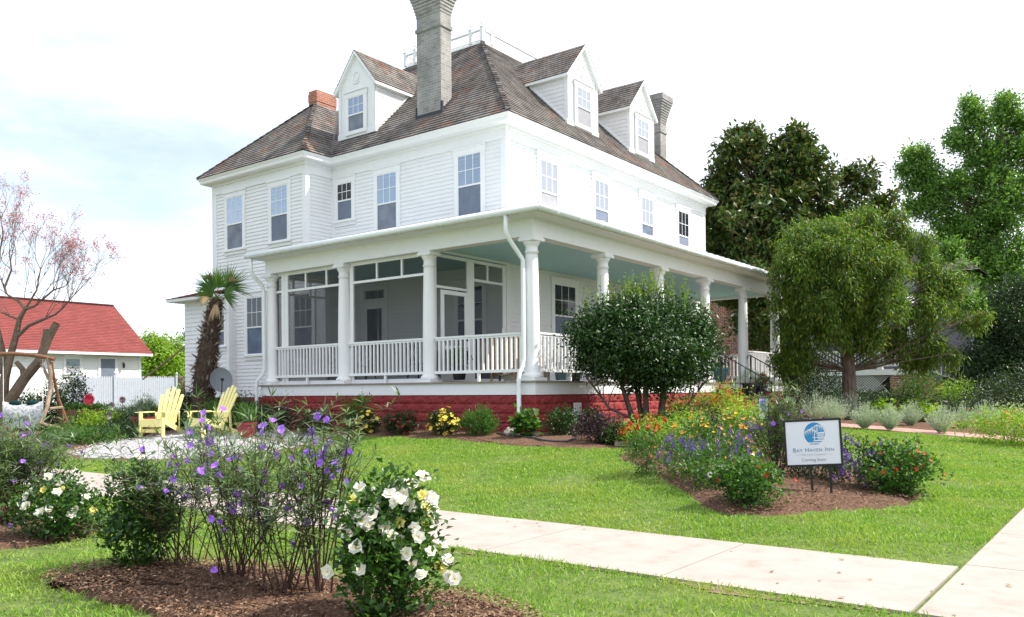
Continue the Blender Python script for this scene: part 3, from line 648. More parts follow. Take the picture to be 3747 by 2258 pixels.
wb = MB(); wb.courses((.35, 2.97, 3.1), (3.07, 2.97, 3.1), (3.07, 2.97, 3.16), (.35, 2.97, 3.16), .1, .01, (0, -1, 0)); wb.build('wall_strip', white, house)
# brick front steps with iron handrails
st = MB()
for i in range(5): st.box(8.4, 10.85, -.05-(i+1)*.30, -.05-i*.30 if i else -.05, -1.0, .1-i*.19-(.0 if i else 0))
st.build('front_steps', dbrick, house)
for x, lab in ((8.54, 'iron handrail on the left of the front steps'), (10.72, 'iron handrail on the right of the front steps')):
    h = MB(); t0, b0 = Vector((x, -.02, 1.06)), Vector((x, -1.5, .22))
    h.tube([(x, .06, .98), (x, .04, 1.06), t0, b0, b0+Vector((0, -.06, -.06))], .016, 8)
    h.bar((x, -.02, .30), (x, -1.42, -.50), .02, .02); h.box(x-.02, x+.02, -.06, -.02, .1, 1.05); h.box(x-.02, x+.02, -1.46, -1.42, -.95, .25)
    for i in range(1, 10):
        y = -.04-1.38*i/10; zt = 1.05-.567*(-y-.02)/1.0; zb = .30-.571*(-y-.02); h.box(x-.008, x+.008, y-.008, y+.008, zb, zt)
    h.build('handrail', black, house, label=lab)
# left lean-to addition with its red roof
ad_ = MB(); ax0 = 1.87
ad_.courses((ax0, 15.0, -.05), (ax0, 12.63, -.05), (ax0, 12.63, 2.95), (ax0, 15.0, 2.95), .13, .02, (-1, 0, 0)); ad_.courses((ax0, 12.63, -.05), (A2, 12.63, -.05), (A2, 12.63, 2.95), (ax0, 12.63, 2.95), .13, .012, (0, -1, 0))
ad_.face([(ax0, 15.0, -.05), (ax0, 15.0, 2.95), (5, 15.0, 2.95), (5, 15.0, -.05)]); ad_.box(ax0-.03, ax0+.08, 12.6, 12.75, -.05, 2.9)
ad_.box(1.5, 5, 12.75, 15.45, 2.95, 3.04)
an = ad_.build('side_addition', white, house)
ar = MB(); ar.courses((1.48, 15.47, 3.045), (1.48, 12.7, 3.045), (2.6, 13.2, 3.40), (2.6, 14.4, 3.40), .14, .012, (-.3, 0, 1)); ar.courses((5, 15.47, 3.045), (1.48, 15.47, 3.045), (2.6, 14.4, 3.40), (5, 14.4, 3.40), .14, .012, (0, .3, 1)); ar.face([(2.6, 14.4, 3.4), (2.6, 13.2, 3.4), (5, 13.2, 3.4), (5, 14.4, 3.4)])
ar.build('roof', rshingle, an)
window(an, 'x', ax0, 12.80, 13.35, 1.5, 2.44, 1.95, top='dark', bot='screen', cols=1, rows=1, cw=.06)

# ================================================================== GROUND
grassm = ramp_mat('lawn_soil', 'noise', [(0.35, (0.065, 0.10, 0.025)), (0.6, (0.12, 0.165, 0.045)), (0.8, (0.22, 0.19, 0.10))], 0.95, nscale=6, detail=9)
def gridmesh(name, xs, ys, zf, m, kind='structure'):
    X, Y = np.meshgrid(xs, ys, indexing='ij'); V = np.stack([X, Y, zf(X, Y)], -1).reshape(-1, 3)
    ny = len(ys); i, j = np.meshgrid(np.arange(len(xs)-1), np.arange(ny-1), indexing='ij'); a = (i*ny+j).ravel()
    o = fast(name, V, None, np.stack([a, a+ny, a+ny+1, a+1], 1), m, smooth=True); return tag(o, kind=kind)
xs = np.unique(np.concatenate([np.linspace(-90, -14, 12), np.linspace(-14, 18, 33), np.linspace(18, 400, 16), [-6.3, -0.8]]))
ys = np.unique(np.concatenate([np.linspace(-120, -12, 10), np.linspace(-12, 30, 43), np.linspace(30, 400, 16), [-8.2, -1.2]]))
gridmesh('ground', xs, ys, gzv, grassm)
def slab(name, x0, x1, y0, y1, m, dz=.018, step=1.0, joints=True):
    X = np.linspace(x0, x1, max(2, int((x1-x0)/step)+1)); Y = np.linspace(y0, y1, max(2, int((y1-y0)/step)+1))
    mb = MB()
    for i in range(len(X)-1):
        for j in range(len(Y)-1):
            g = .006; a, b, c_, d = X[i]+g, X[i+1]-g, Y[j]+g, Y[j+1]-g
            P = [(a, c_), (b, c_), (b, d), (a, d)]; Zs = [gz(*p)+dz for p in P]
            mb.face([(*p, z) for p, z in zip(P, Zs)], P)
            for k in range(4): p, q = P[k], P[(k+1) % 4]; mb.face([(*p, Zs[k]-.08), (*q, Zs[(k+1) % 4]-.08), (*q, Zs[(k+1) % 4]), (*p, Zs[k])])
    return tag(mb.build(name, m), kind='structure')
slab('sidewalk', -7.82, -6.32, -8.2, 44.8, concr, step=1.52)
slab('cross_sidewalk', -7.82, 40, -9.8, -8.22, concr, step=1.55)
slab('brick_path', 8.35, 9.75, -8.1, -1.6, pathm, .02, 1.3)
dirt = ramp_mat('sidewalk_edge_dirt', 'noise', [(0.35, (0.12, 0.08, 0.055)), (0.7, (0.30, 0.22, 0.16))], 0.95, nscale=20)
OUT = {}
def bedmesh(name, outline, m, mound=.05, kind='structure', rings=14, rough=.012, lift=.012):
    cx_ = sum(p[0] for p in outline)/len(outline); cy_ = sum(p[1] for p in outline)/len(outline)
    n = 96; pts = []
    k = len(outline)
    for i in range(n):           # closed Catmull-Rom
        t = i*k/n; j = int(t); u = t-j; P = [Vector((*outline[(j+q) % k], 0)) for q in (-1, 0, 1, 2)]
        p = 0.5*((2*P[1])+(P[2]-P[0])*u+(2*P[0]-5*P[1]+4*P[2]-P[3])*u*u+(3*P[1]-P[0]-3*P[2]+P[3])*u**3)
        r_ = R.uniform(-.05, .05); pts.append((p.x+r_, p.y+r_))
    OUT[name] = (np.array(pts))
    V = []; T = []
    for q in range(rings+1):
        s_ = q/rings
        for (x, y) in pts:
            X, Y = cx_+(x-cx_)*s_, cy_+(y-cy_)*s_; V.append((X, Y, gz(X, Y)+lift*(1 if q < rings else -1.5)+mound*(1-s_**4)+(R.uniform(-rough, rough) if q < rings else 0)))
    F = [(q*n+i, q*n+(i+1) % n, (q+1)*n+(i+1) % n, (q+1)*n+i) for q in range(rings) for i in range(n)]
    return tag(fast(name, V, None, F, m, smooth=True), kind=kind)
def inside(name, X, Y):
    P = OUT[name]; n = len(P); c = np.zeros(X.shape, bool); j = n-1
    for i in range(n):
        xi, yi, xj, yj = P[i][0], P[i][1], P[j][0], P[j][1]
        if abs(yj-yi) > 1e-12: c ^= ((yi > Y) != (yj > Y)) & (X < (xj-xi)*(Y-yi)/(yj-yi)+xi)
        j = i
    return c
bedmesh('mulch_bed', [(-10.35, -3.35), (-9.8, -3.15), (-9.35, -3.7), (-9.1, -5.0), (-9.0, -6.2), (-9.4, -6.8), (-10.1, -6.7), (-10.3, -5.6), (-10.35, -4.3)], soil, .05)
bedmesh('left_mulch_bed', [(-10.1, -1.6), (-9.5, -1.9), (-8.85, -1.2), (-8.8, .2), (-9.0, 1.3), (-9.6, 1.5), (-10.2, .2)], soil, .04)
bedmesh('sign_mulch_bed', [(-3.3, -4.1), (-4.5, -5.2), (-5.4, -6.15), (-4.4, -7.0), (-2.95, -7.35), (-1.8, -6.9), (-.4, -5.6), (.9, -4.1), (.2, -2.7), (-1.6, -2.9), (-2.7, -3.4)], soil, .07)
bedmesh('side_mulch_bed', [(-1.55, 9.6), (-1.5, 5), (-1.55, 1), (-1.9, -1.2), (-1.75, -2.5), (-.6, -2.9), (.1, -2.2), (.15, 0), (.15, 5), (.15, 9.6)], soil, .03)
bedmesh('front_mulch_bed', [(-1.0, -2.6), (1.0, -3.3), (4.0, -3.6), (7.6, -3.0), (8.3, -1.9), (8.2, 0.1), (4, .1), (-.2, .1)], soil, .03)
bedmesh('garden_bed', [(-3.9, 15.5), (-4.3, 11.0), (-4.6, 8.0), (-2.2, 8.8), (-.9, 9.5), (2, 10), (2, 16), (0, 25), (-3, 24)], soil, .03)
bedmesh('path_side_bed', [(9.85, -1.4), (9.9, -4), (10.1, -7.9), (14, -7.6), (20, -6), (20, -1), (14, 0)], soil, .03)
pa = bedmesh('gravel_patio', [(-5.25, 7.4), (-5.0, 4.7), (-4.2, 3.4), (-3.0, 3.2), (-1.8, 4.0), (-1.6, 6.5), (-1.75, 8.6), (-3.4, 8.8)], sandm, .05, rough=.02)
bedmesh('patio_soil_edge', [(-5.45, 7.6), (-5.2, 4.6), (-4.3, 3.2), (-2.9, 3.0), (-1.7, 3.8), (-1.5, 6.5), (-1.6, 8.8), (-3.4, 9.1)], soil, .0, lift=.006)
# mulch chips on the near beds
def chips(name, bed, n, m, smin=.015, smax=.045, dz=.05):
    P = OUT[bed]; lo, hi = P.min(0), P.max(0); X = NR.uniform(lo[0], hi[0], n*2); Y = NR.uniform(lo[1], hi[1], n*2); k = inside(bed, X, Y); X, Y = X[k][:n], Y[k][:n]
    cx_, cy_ = P.mean(0); r_ = np.sqrt((X-cx_)**2+(Y-cy_)**2); Z = gzv(X, Y)+dz+NR.uniform(0, .015, len(X))
    D = rnd_dirs(len(X)); D[:, 2] *= .25; Nn = rnd_dirs(len(X))*.6+np.array([0, 0, 1.0])
    c_ = Cloud(); c_.leaves(np.stack([X, Y, Z], 1), D, Nn, NR.uniform(smin, smax, len(X)), NR.uniform(.006, .016, len(X)))
    return tag(c_.build(name, m), kind='stuff')
chipm = leafmat('mulch_chip', [(0.07, 0.035, 0.022), (0.20, 0.115, 0.07), (0.10, 0.05, 0.03), (0.34, 0.23, 0.15), (0.15, 0.08, 0.05)], 0.9, 0.0)
tag(chips('mulch_chips', 'mulch_bed', 16000, chipm), 'shredded brown bark mulch under the near purple flower bushes', 'mulch')
tag(chips('mulch_chips', 'sign_mulch_bed', 9000, chipm, .02, .06, .06), 'shredded brown bark mulch around the coming soon sign', 'mulch')
tag(chips('mulch_chips', 'left_mulch_bed', 3000, chipm, dz=.04), 'shredded bark mulch under the far left flower bush', 'mulch')
tag(chips('shell_gravel', 'gravel_patio', 9000, leafmat('shell_chip', [(.30, .29, .30), (.55, .54, .55), (.68, .67, .68)], .9, 0), .03, .07, .055), 'pale crushed shell gravel under the yellow chairs', 'gravel')
# ---------------- grass blades
gmat_ = leafmat('grass_blade', [(0.09, 0.21, 0.025), (0.17, 0.33, 0.04), (0.25, 0.40, 0.06), (0.12, 0.26, 0.03), (0.31, 0.43, 0.09), (0.20, 0.35, 0.045), (0.36, 0.42, 0.13)], 0.5, 0.35, 0.28)
gmat = gmat_; t_ = gmat.node_tree; c0 = [n for n in t_.nodes if n.type == 'VALTORGB'][0]; lk = [(l.to_socket) for l in c0.outputs[0].links]
g0_ = N(t_, 'ShaderNodeNewGeometry'); n0 = N(t_, 'ShaderNodeTexNoise', Scale=0.9, Detail=5.0, Roughness=0.6); t_.links.new(g0_.outputs['Position'], n0.inputs[0]); m0_ = N(t_, 'ShaderNodeMapRange')
m0_.inputs['From Min'].default_value = .47; m0_.inputs['From Max'].default_value = .72; m0_.inputs['To Max'].default_value = .75; t_.links.new(n0.outputs[0], m0_.inputs[0])
x0_ = N(t_, 'ShaderNodeMix', data_type='RGBA'); t_.links.new(m0_.outputs[0], x0_.inputs[0]); t_.links.new(c0.outputs[0], x0_.inputs[6]); x0_.inputs[7].default_value = (.36, .41, .10, 1)
for k_ in lk: t_.links.new(x0_.outputs[2], k_)

def lawnmask(X, Y):
    m = np.ones(X.shape, bool); Xj = X+NR.normal(0, .035, X.shape); Yj = Y+NR.normal(0, .035, X.shape)
    for b in OUT: m &= ~inside(b, Xj, Yj)
    m &= ~((X > -7.81) & (X < -6.33) & (Y > -9.9)) & ~((Y > -9.82) & (Y < -8.2) & (X > -7.84)) & ~((X > 8.3) & (X < 9.8) & (Y > -8.2) & (Y < 0)) & ~((X > 0) & (Y > 0) & (Y < 14))
    return m
def grass(name, n, x0, x1, y0, y1, hmin, hmax, wd, patch=1.0, cond=None):
    X = NR.uniform(x0, x1, n); Y = NR.uniform(y0, y1, n)
    d = np.sqrt((X-CAM.x)**2+(Y-CAM.y)**2); dirx = ((X-CAM.x)*_f.x+(Y-CAM.y)*_f.y); side = np.abs((X-CAM.x)*_r.x+(Y-CAM.y)*_r.y)
    k = lawnmask(X, Y) & (dirx > .3) & (side < dirx*.72+.6)
    if cond is not None: k &= cond(X, Y, d)
    # bare patches
    f = np.sin(X*2.1+np.sin(Y*1.7)*1.3)+np.sin(Y*2.6+X*.9)+np.sin(X*5.3-Y*4.1)*.6; k &= NR.uniform(0, 1, n) < np.clip(.95+.25*f, .25, 1)
    X, Y, d = X[k], Y[k], d[k]; n = len(X); tuft = np.clip(.85+.40*(np.sin(X*3.7+Y*1.3)+np.sin(Y*4.9-X*2.2))*.5+.15*np.sin(X*11+Y*9), .4, 1.4)
    D = np.stack([NR.normal(0, .38, n), NR.normal(0, .38, n), np.ones(n)], 1); az = NR.uniform(0, 6.28, n)
    Nn = np.stack([np.cos(az), np.sin(az), np.full(n, .2)], 1)
    c_ = Cloud(); h = NR.uniform(hmin, hmax, n)*tuft
    c_.leaves(np.stack([X, Y, gzv(X, Y)-.005], 1), D, Nn, h, wd*(1+.08*d)*NR.uniform(.7, 1.3, n), droop=.35, long=n < 260000)
    return tag(c_.build(name, gmat), kind='stuff')
tag(grass('verge_grass', 150000, -12.5, -7.8, -9.9, 3.5, .035, .10, .0045), 'bright green grass strip between the sidewalk and the camera', 'grass')
tag(grass('verge_grass', 60000, -12.5, -7.8, 1, 12, .03, .08, .006), 'grass strip beyond the left flower bed beside the sidewalk', 'grass')
tag(grass('lawn_grass', 430000, -6.32, 1.5, -8.2, 9, .03, .09, .005), 'mown green front lawn between the sidewalk and the inn', 'grass')
tag(grass('lawn_grass', 160000, 1.5, 26, -8.2, -2, .03, .08, .009), 'far green lawn right of the sign beside the brick path', 'grass')
tag(grass('lawn_grass', 60000, -6.32, -2, 9, 30, .04, .09, .012), 'grass at the far left beyond the gravel patio', 'grass')
for (xa, xb, sg, lab) in ((-7.93, -7.80, 1, 'near'), (-6.34, -6.22, -1, 'far')):
    n = 9000; X = NR.uniform(xa, xb, n); Y = NR.uniform(-8.1, 10, n); k = (np.sin(Y*3.1)+np.sin(Y*7.7+2)*.7+NR.normal(0, .5, n)) > -.5; X, Y = X[k], Y[k]; n = len(X)
    D = np.stack([NR.normal(.25*sg, .4, n), NR.normal(0, .4, n), np.ones(n)], 1); c_ = Cloud(); c_.leaves(np.stack([X, Y, gzv(X, Y)], 1), D, rnd_dirs(n), NR.uniform(.03, .085, n), .006, droop=.5, long=True)
    tag(c_.build('edge_grass', gmat), 'ragged grass overhanging the '+lab+' edge of the sidewalk', 'grass', kind='stuff')
# ragged dirt edge of the lawn along the sidewalk
for (xe, sgn) in ((-6.32, 1), (-7.82, -1)):
    mb = MB(); y = -8.1
    while y < 14:
        wv = .05+.05*math.sin(y*2.3)+.05*math.sin(y*5.1+1)+R.uniform(0, .03); wv = max(.01, wv); y2 = y+.15
        mb.face([(xe, y, gz(xe, y)+.004), (xe+sgn*wv, y, gz(xe, y)+.006), (xe+sgn*wv, y2, gz(xe, y2)+.006), (xe, y2, gz(xe, y2)+.004)]); y = y2
    tag(mb.build('dirt_edge', dirt), kind='structure')

X_ = NR.uniform(-7.8, -6.34, 90); Y_ = NR.uniform(-9, 8, 90); c_ = Cloud(); c_.leaves(np.stack([X_, Y_, gzv(X_, Y_)+.024], 1), np.stack([NR.normal(0, 1, 90), NR.normal(0, 1, 90), np.zeros(90)+.1], 1), rnd_dirs(90)*.3+np.array([0, 0, 1.0]), NR.uniform(.02, .05, 90), .022, long=True)
tag(c_.build('fallen_leaves', leafmat('fallen_leaf', [(.20, .10, .05), (.32, .22, .10), (.12, .07, .04)], .9, 0)), 'scattered small brown fallen leaves on the concrete sidewalk', 'leaves', kind='stuff')
# ================================================================== PLANT BUILDERS
def mesh_obj_clone(src, parent, mat4):
    o = bpy.data.objects.new(src.name.split('.')[0], src.data); COL.objects.link(o); o.parent = parent; o.matrix_local = mat4; return o
def frame_from(D, p, s=1.0, spin=0.0):
    z = Vector(D).normalized(); q = z.to_track_quat('Z', 'Y').to_matrix().to_4x4()
    return Matrix.Translation(p) @ q @ Matrix.Rotation(spin, 4, 'Z') @ Matrix.Diagonal((s, s, s, 1))
def petal_flower(cloud_or_none, centers, dirs, size, npet=5, wr=.75, cup=.35, ruff=.1):
    """five-petalled flowers as leaf geometry arrays"""
    C_ = np.asarray(centers, float); D = unit(np.asarray(dirs, float)); n = len(C_); a = unit(np.cross(D, rnd_dirs(n))); b = np.cross(D, a)
    size = np.broadcast_to(size, (n,)); out = []
    for k in range(npet):
        t = 2*math.pi*k/npet+NR.uniform(-ruff, ruff, n); ax_ = a*np.cos(t)[:, None]+b*np.sin(t)[:, None]+D*cup
        out.append(leaf_geo(C_, ax_, D, size*.55*NR.uniform(.85, 1.1, n), size*.55*wr, long=True))
    return out
def flower_mesh(name, size, npet, wr, cup, m, m2=None, center=.12, layers=1, throat=0.0):
    V = []; T = []; Q = []; mt = []; n = 0
    for l in range(layers):
        for (v, t, q) in petal_flower(None, [(0, 0, .002*l)], [(0, 0, 1)], size*(1-.28*l), npet, wr, cup+.35*l, .25):
            V.append(v); T.append(t+n); Q.append(q+n); n += len(v)
    nt_ = sum(len(t) for t in T)+sum(len(q) for q in Q)
    o = fast(name, np.concatenate(V), np.concatenate(T), np.concatenate(Q), [m, m2 or m]); me = o.data
    import bmesh
    bm = bmesh.new(); bm.from_mesh(me); s0 = len(bm.faces)
    bmesh.ops.create_icosphere(bm, subdivisions=1, radius=size*center, matrix=Matrix.Translation((0, 0, size*center*.4)))
    bm.faces.ensure_lookup_table()
    for f in bm.faces[s0:]: f.material_index = 1
    if throat: bmesh.ops.create_cone(bm, segments=7, radius1=size*.03, radius2=size*.16, depth=throat, matrix=Matrix.Translation((0, 0, -throat/2+size*.05)))
    bm.to_mesh(me); bm.free(); COL.objects.unlink(o); return o
def curve_pts(p, q, bend, n=6, sag=0.0):
    p, q = Vector(p), Vector(q); L = (q-p).length; s = Vector((R.uniform(-1, 1), R.uniform(-1, 1), R.uniform(-.4, .4)))*L*bend
    return [p.lerp(q, t/n)+s*math.sin(math.pi*t/n)-Vector((0, 0, sag*L*(t/n)**2)) for t in range(n+1)]
def dome_clusters(n, r, h, base=.0, shell=.55):
    """points in a dome volume of radius r (x,y) and height h, biased to the outside"""
    d = rnd_dirs(n); d[:, 2] = np.abs(d[:, 2])*1.0; rad = NR.uniform(shell, 1.0, n)**.6
    P = d*rad[:, None]*np.array([r, r, h*.62]); P[:, 2] += h*.36
    low = NR.uniform(0, 1, n) < .3; P[low, 2] = NR.uniform(base*h, h*.42, low.sum()); s = np.clip(.55+.9*P[low, 2]/h, .3, 1); P[low, :2] *= s[:, None]
    return P, d
def leafy_bush(name, label, cat, loc, r, h, lm, ncl=160, per=12, L=.04, Wd=.02, spread=.06, long=False, droop=.1, group=None, ry=None, stems=8, stem_m=None,
               blossoms=None, nb=0, bsize=.03, npet=5, bname='blossoms', spikes=None, nsp=0, up=.3, cup=.3, seedup=.3, flowers=None, nf=0, fs=(.9, 1.15), fcone=None):
    t = empty(name, loc, label, cat, group)
    per = int(per*1.7); P, d = dome_clusters(ncl, r, h, shell=.35); k = 1+.22*np.sin(3*np.arctan2(P[:, 1], P[:, 0])+R.uniform(0, 6))+.12*np.sin(7*np.arctan2(P[:, 1], P[:, 0])+R.uniform(0, 6)); P[:, :2] *= k[:, None]
    P[:, 2] *= NR.uniform(.85, 1.12, ncl)
    if ry: P[:, 1] *= ry/r
    base = np.array(loc); c_ = Cloud()
    for i in range(1):
        Q = np.repeat(P, per, 0)+NR.normal(0, spread, (ncl*per, 3)); Q[:, 2] = np.maximum(Q[:, 2], .015)
        D = rnd_dirs(len(Q))*.8+np.repeat(unit(P*np.array([1, 1, .6])), per, 0)*.5; D[:, 2] += up; Nn = rnd_dirs(len(Q))*.7+np.array([0, 0, 1.0])+np.repeat(unit(P), per, 0)*.4
        c_.leaves(Q+base, D, Nn, NR.uniform(.7, 1.25, len(Q))*L, NR.uniform(.8, 1.2, len(Q))*Wd, droop=droop, long=long)
    c_.build('foliage', lm, t)
    if stems:
        mb = MB()
        for i in range(stems):
            q = Vector(P[R.randrange(ncl)]); q0 = Vector((q.x*.2, q.y*.2, -.02)); mb.tube([Vector(loc)+x for x in curve_pts(q0, q, .08, 4)], [.006*max(1, h), .005*max(1, h), .004, .003, .002], 5, False)
        mb.build('stems', stem_m or darkbark, t)
    out_ = P[np.argsort(-(np.linalg.norm(P*np.array([1, 1, h and r/h]), axis=1)+.25*P[:, 2]))]
    if nb:
        Q = out_[:max(nb*2, 10)]; Q = Q[NR.choice(len(Q), nb, replace=len(Q) < nb)]*1.03+NR.normal(0, spread*.8, (nb, 3)); Q[:, 2] = np.maximum(Q[:, 2]+spread*.5, .05)
        D = unit(Q*np.array([1, 1, .5]))+rnd_dirs(nb)*.4+np.array([-.3, -.15, .5]); c2 = Cloud()
        for g_ in petal_flower(None, Q+base, D, bsize*NR.uniform(.75, 1.2, nb), npet, cup=cup): c2.add(*g_)
        c2.build(bname, blossoms, t)
    if nsp:
        c2 = Cloud(); Q = out_[:nsp*2]; Q = Q[NR.choice(len(Q), nsp, replace=len(Q) < nsp)]
        for q in Q:
            hh = NR.uniform(.12, .24)*max(.6, h); m2 = 36; zz = NR.uniform(0, hh, m2); lean = NR.normal(0, .12, 2)
            PP = q+np.stack([lean[0]*zz, lean[1]*zz, zz+.02], 1)+base; DD = rnd_dirs(m2); DD[:, 2] = np.abs(DD[:, 2])*.6+.1
            c2.leaves(PP, DD, rnd_dirs(m2), .022*np.clip(1.3-zz/hh, .4, 1.2)*bsize/.02, .012*bsize/.02)
        c2.build('flower_spikes', spikes, t)
    if nf:
        Q = out_[:nf*3]; Q = Q[NR.choice(len(Q), nf, replace=len(Q) < nf)]
        for q in Q:
            q = Vector(q)*1.05+Vector((0, 0, spread*.4)); D = Vector((q.x, q.y, q.z*.4)).normalized()*.8+Vector((R.uniform(-.4, .2), R.uniform(-.5, .3), R.uniform(.1, .9)))
            if fcone: D = D+Vector(fcone)
            mesh_obj_clone(flowers[R.randrange(len(flowers))], t, frame_from(D, q, R.uniform(*fs), R.uniform(0, 6)))
    return t
# ---- foliage materials
G = leafmat
camel = G('camellia_leaf', [(0.014, 0.042, 0.010), (0.028, 0.075, 0.014), (0.05, 0.12, 0.02), (0.018, 0.05, 0.014)], 0.40, 0.15, 0.45)
shoot = G('young_leaf', [(0.12, 0.25, 0.02), (0.20, 0.32, 0.04), (0.30, 0.33, 0.05)], 0.4, 0.4)
magn = G('magnolia_leaf', [(0.03, 0.07, 0.015), (0.06, 0.12, 0.024), (0.095, 0.15, 0.03), (0.15, 0.12, 0.04), (0.035, 0.08, 0.018), (0.07, 0.13, 0.025)], 0.42, 0.22, 0.4)
mapl = G('fresh_tree_leaf', [(0.06, 0.145, 0.03), (0.12, 0.24, 0.045), (0.20, 0.34, 0.07), (0.08, 0.18, 0.035)], 0.45, 0.4)
birchl = G('drooping_leaf', [(0.035, 0.095, 0.014), (0.085, 0.18, 0.022), (0.18, 0.28, 0.035), (0.03, 0.08, 0.018), (0.24, 0.25, 0.035)], 0.45, 0.4)
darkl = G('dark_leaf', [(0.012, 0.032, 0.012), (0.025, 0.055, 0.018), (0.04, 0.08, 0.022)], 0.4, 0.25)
midl = G('mid_leaf', [(0.03, 0.09, 0.015), (0.06, 0.15, 0.022), (0.09, 0.20, 0.03)], 0.45, 0.35)
limel = G('lime_leaf', [(0.14, 0.27, 0.02), (0.22, 0.36, 0.035), (0.30, 0.42, 0.05)], 0.5, 0.4)
sagel = G('silver_leaf', [(0.26, 0.34, 0.27), (0.38, 0.46, 0.37), (0.48, 0.55, 0.46), (0.30, 0.39, 0.30)], 0.7, 0.25)
petl = G('lance_leaf', [(0.045, 0.10, 0.025), (0.09, 0.165, 0.045), (0.15, 0.235, 0.08), (0.05, 0.07, 0.045), (0.24, 0.31, 0.18)], 0.38, 0.3, 0.5)
rosel = G('rose_leaf', [(0.02, 0.06, 0.012), (0.04, 0.11, 0.018), (0.075, 0.17, 0.025), (0.03, 0.08, 0.02)], 0.33, 0.3, 0.5)
burg = G('burgundy_leaf', [(0.02, 0.008, 0.014), (0.045, 0.015, 0.025), (0.03, 0.025, 0.02)], 0.5, 0.15)
palml = G('palm_leaf', [(0.025, 0.07, 0.012), (0.06, 0.14, 0.02), (0.11, 0.20, 0.03)], 0.4, 0.3)
dryl = G('dry_leaf', [(0.30, 0.20, 0.10), (0.45, 0.34, 0.2), (0.2, 0.12, 0.06)], 0.7, 0.2)
purp = G('purple_petal', [(0.42, 0.17, 0.82), (0.52, 0.25, 0.92), (0.33, 0.11, 0.72)], 0.6, 0.35)
purpd = G('dark_purple_petal', [(0.16, 0.05, 0.42), (0.24, 0.08, 0.55), (0.30, 0.14, 0.60)], 0.6, 0.3)
wpet = G('white_petal', [(0.82, 0.80, 0.72), (0.88, 0.86, 0.82), (0.86, 0.82, 0.66)], 0.6, 0.3)
ypet = G('yellow_petal', [(0.85, 0.62, 0.04), (0.90, 0.72, 0.12), (0.80, 0.55, 0.02)], 0.6, 0.3)
ypale = G('lemon_petal', [(0.86, 0.78, 0.20), (0.90, 0.84, 0.35)], 0.6, 0.3)
opet = G('orange_petal', [(0.80, 0.34, 0.02), (0.85, 0.48, 0.04), (0.75, 0.26, 0.02)], 0.6, 0.3)
rpet = G('red_petal', [(0.65, 0.02, 0.015), (0.78, 0.045, 0.03), (0.5, 0.01, 0.012)], 0.6, 0.25)
corp = G('coral_petal', [(0.80, 0.12, 0.05), (0.85, 0.22, 0.10), (0.70, 0.08, 0.04)], 0.6, 0.3)
mred = G('maroon_petal', [(0.20, 0.006, 0.012), (0.32, 0.012, 0.02)], 0.6, 0.2)
pinkp = G('pink_petal', [(0.58, 0.38, 0.40), (0.46, 0.16, 0.18), (0.64, 0.50, 0.50)], 0.6, 0.3)
stemr = mat('red_brown_stem', (0.055, 0.026, 0.02), 0.6, 0.3, var=.3, vscale=20)
gstem = mat('green_stem', (0.06, 0.11, 0.03), 0.6, 0.2)
eye = mat('flower_eye', (0.06, 0.03, 0.015), 0.9, 0.1); yeye = mat('yellow_flower_eye', (0.75, 0.50, 0.05), 0.8, 0.1)
fl_pet = [flower_mesh('flower', .055, 5, 1.1, .45, purp, purp, .02, 1, .04) for _ in range(4)]
fl_w = [flower_mesh('flower', .076, 6, 1.0, .22, wpet, yeye, .09, 2) for _ in range(3)]
fl_y = [flower_mesh('flower', .075, 7, .9, .35, ypale, yeye, .09, 2) for _ in range(2)]

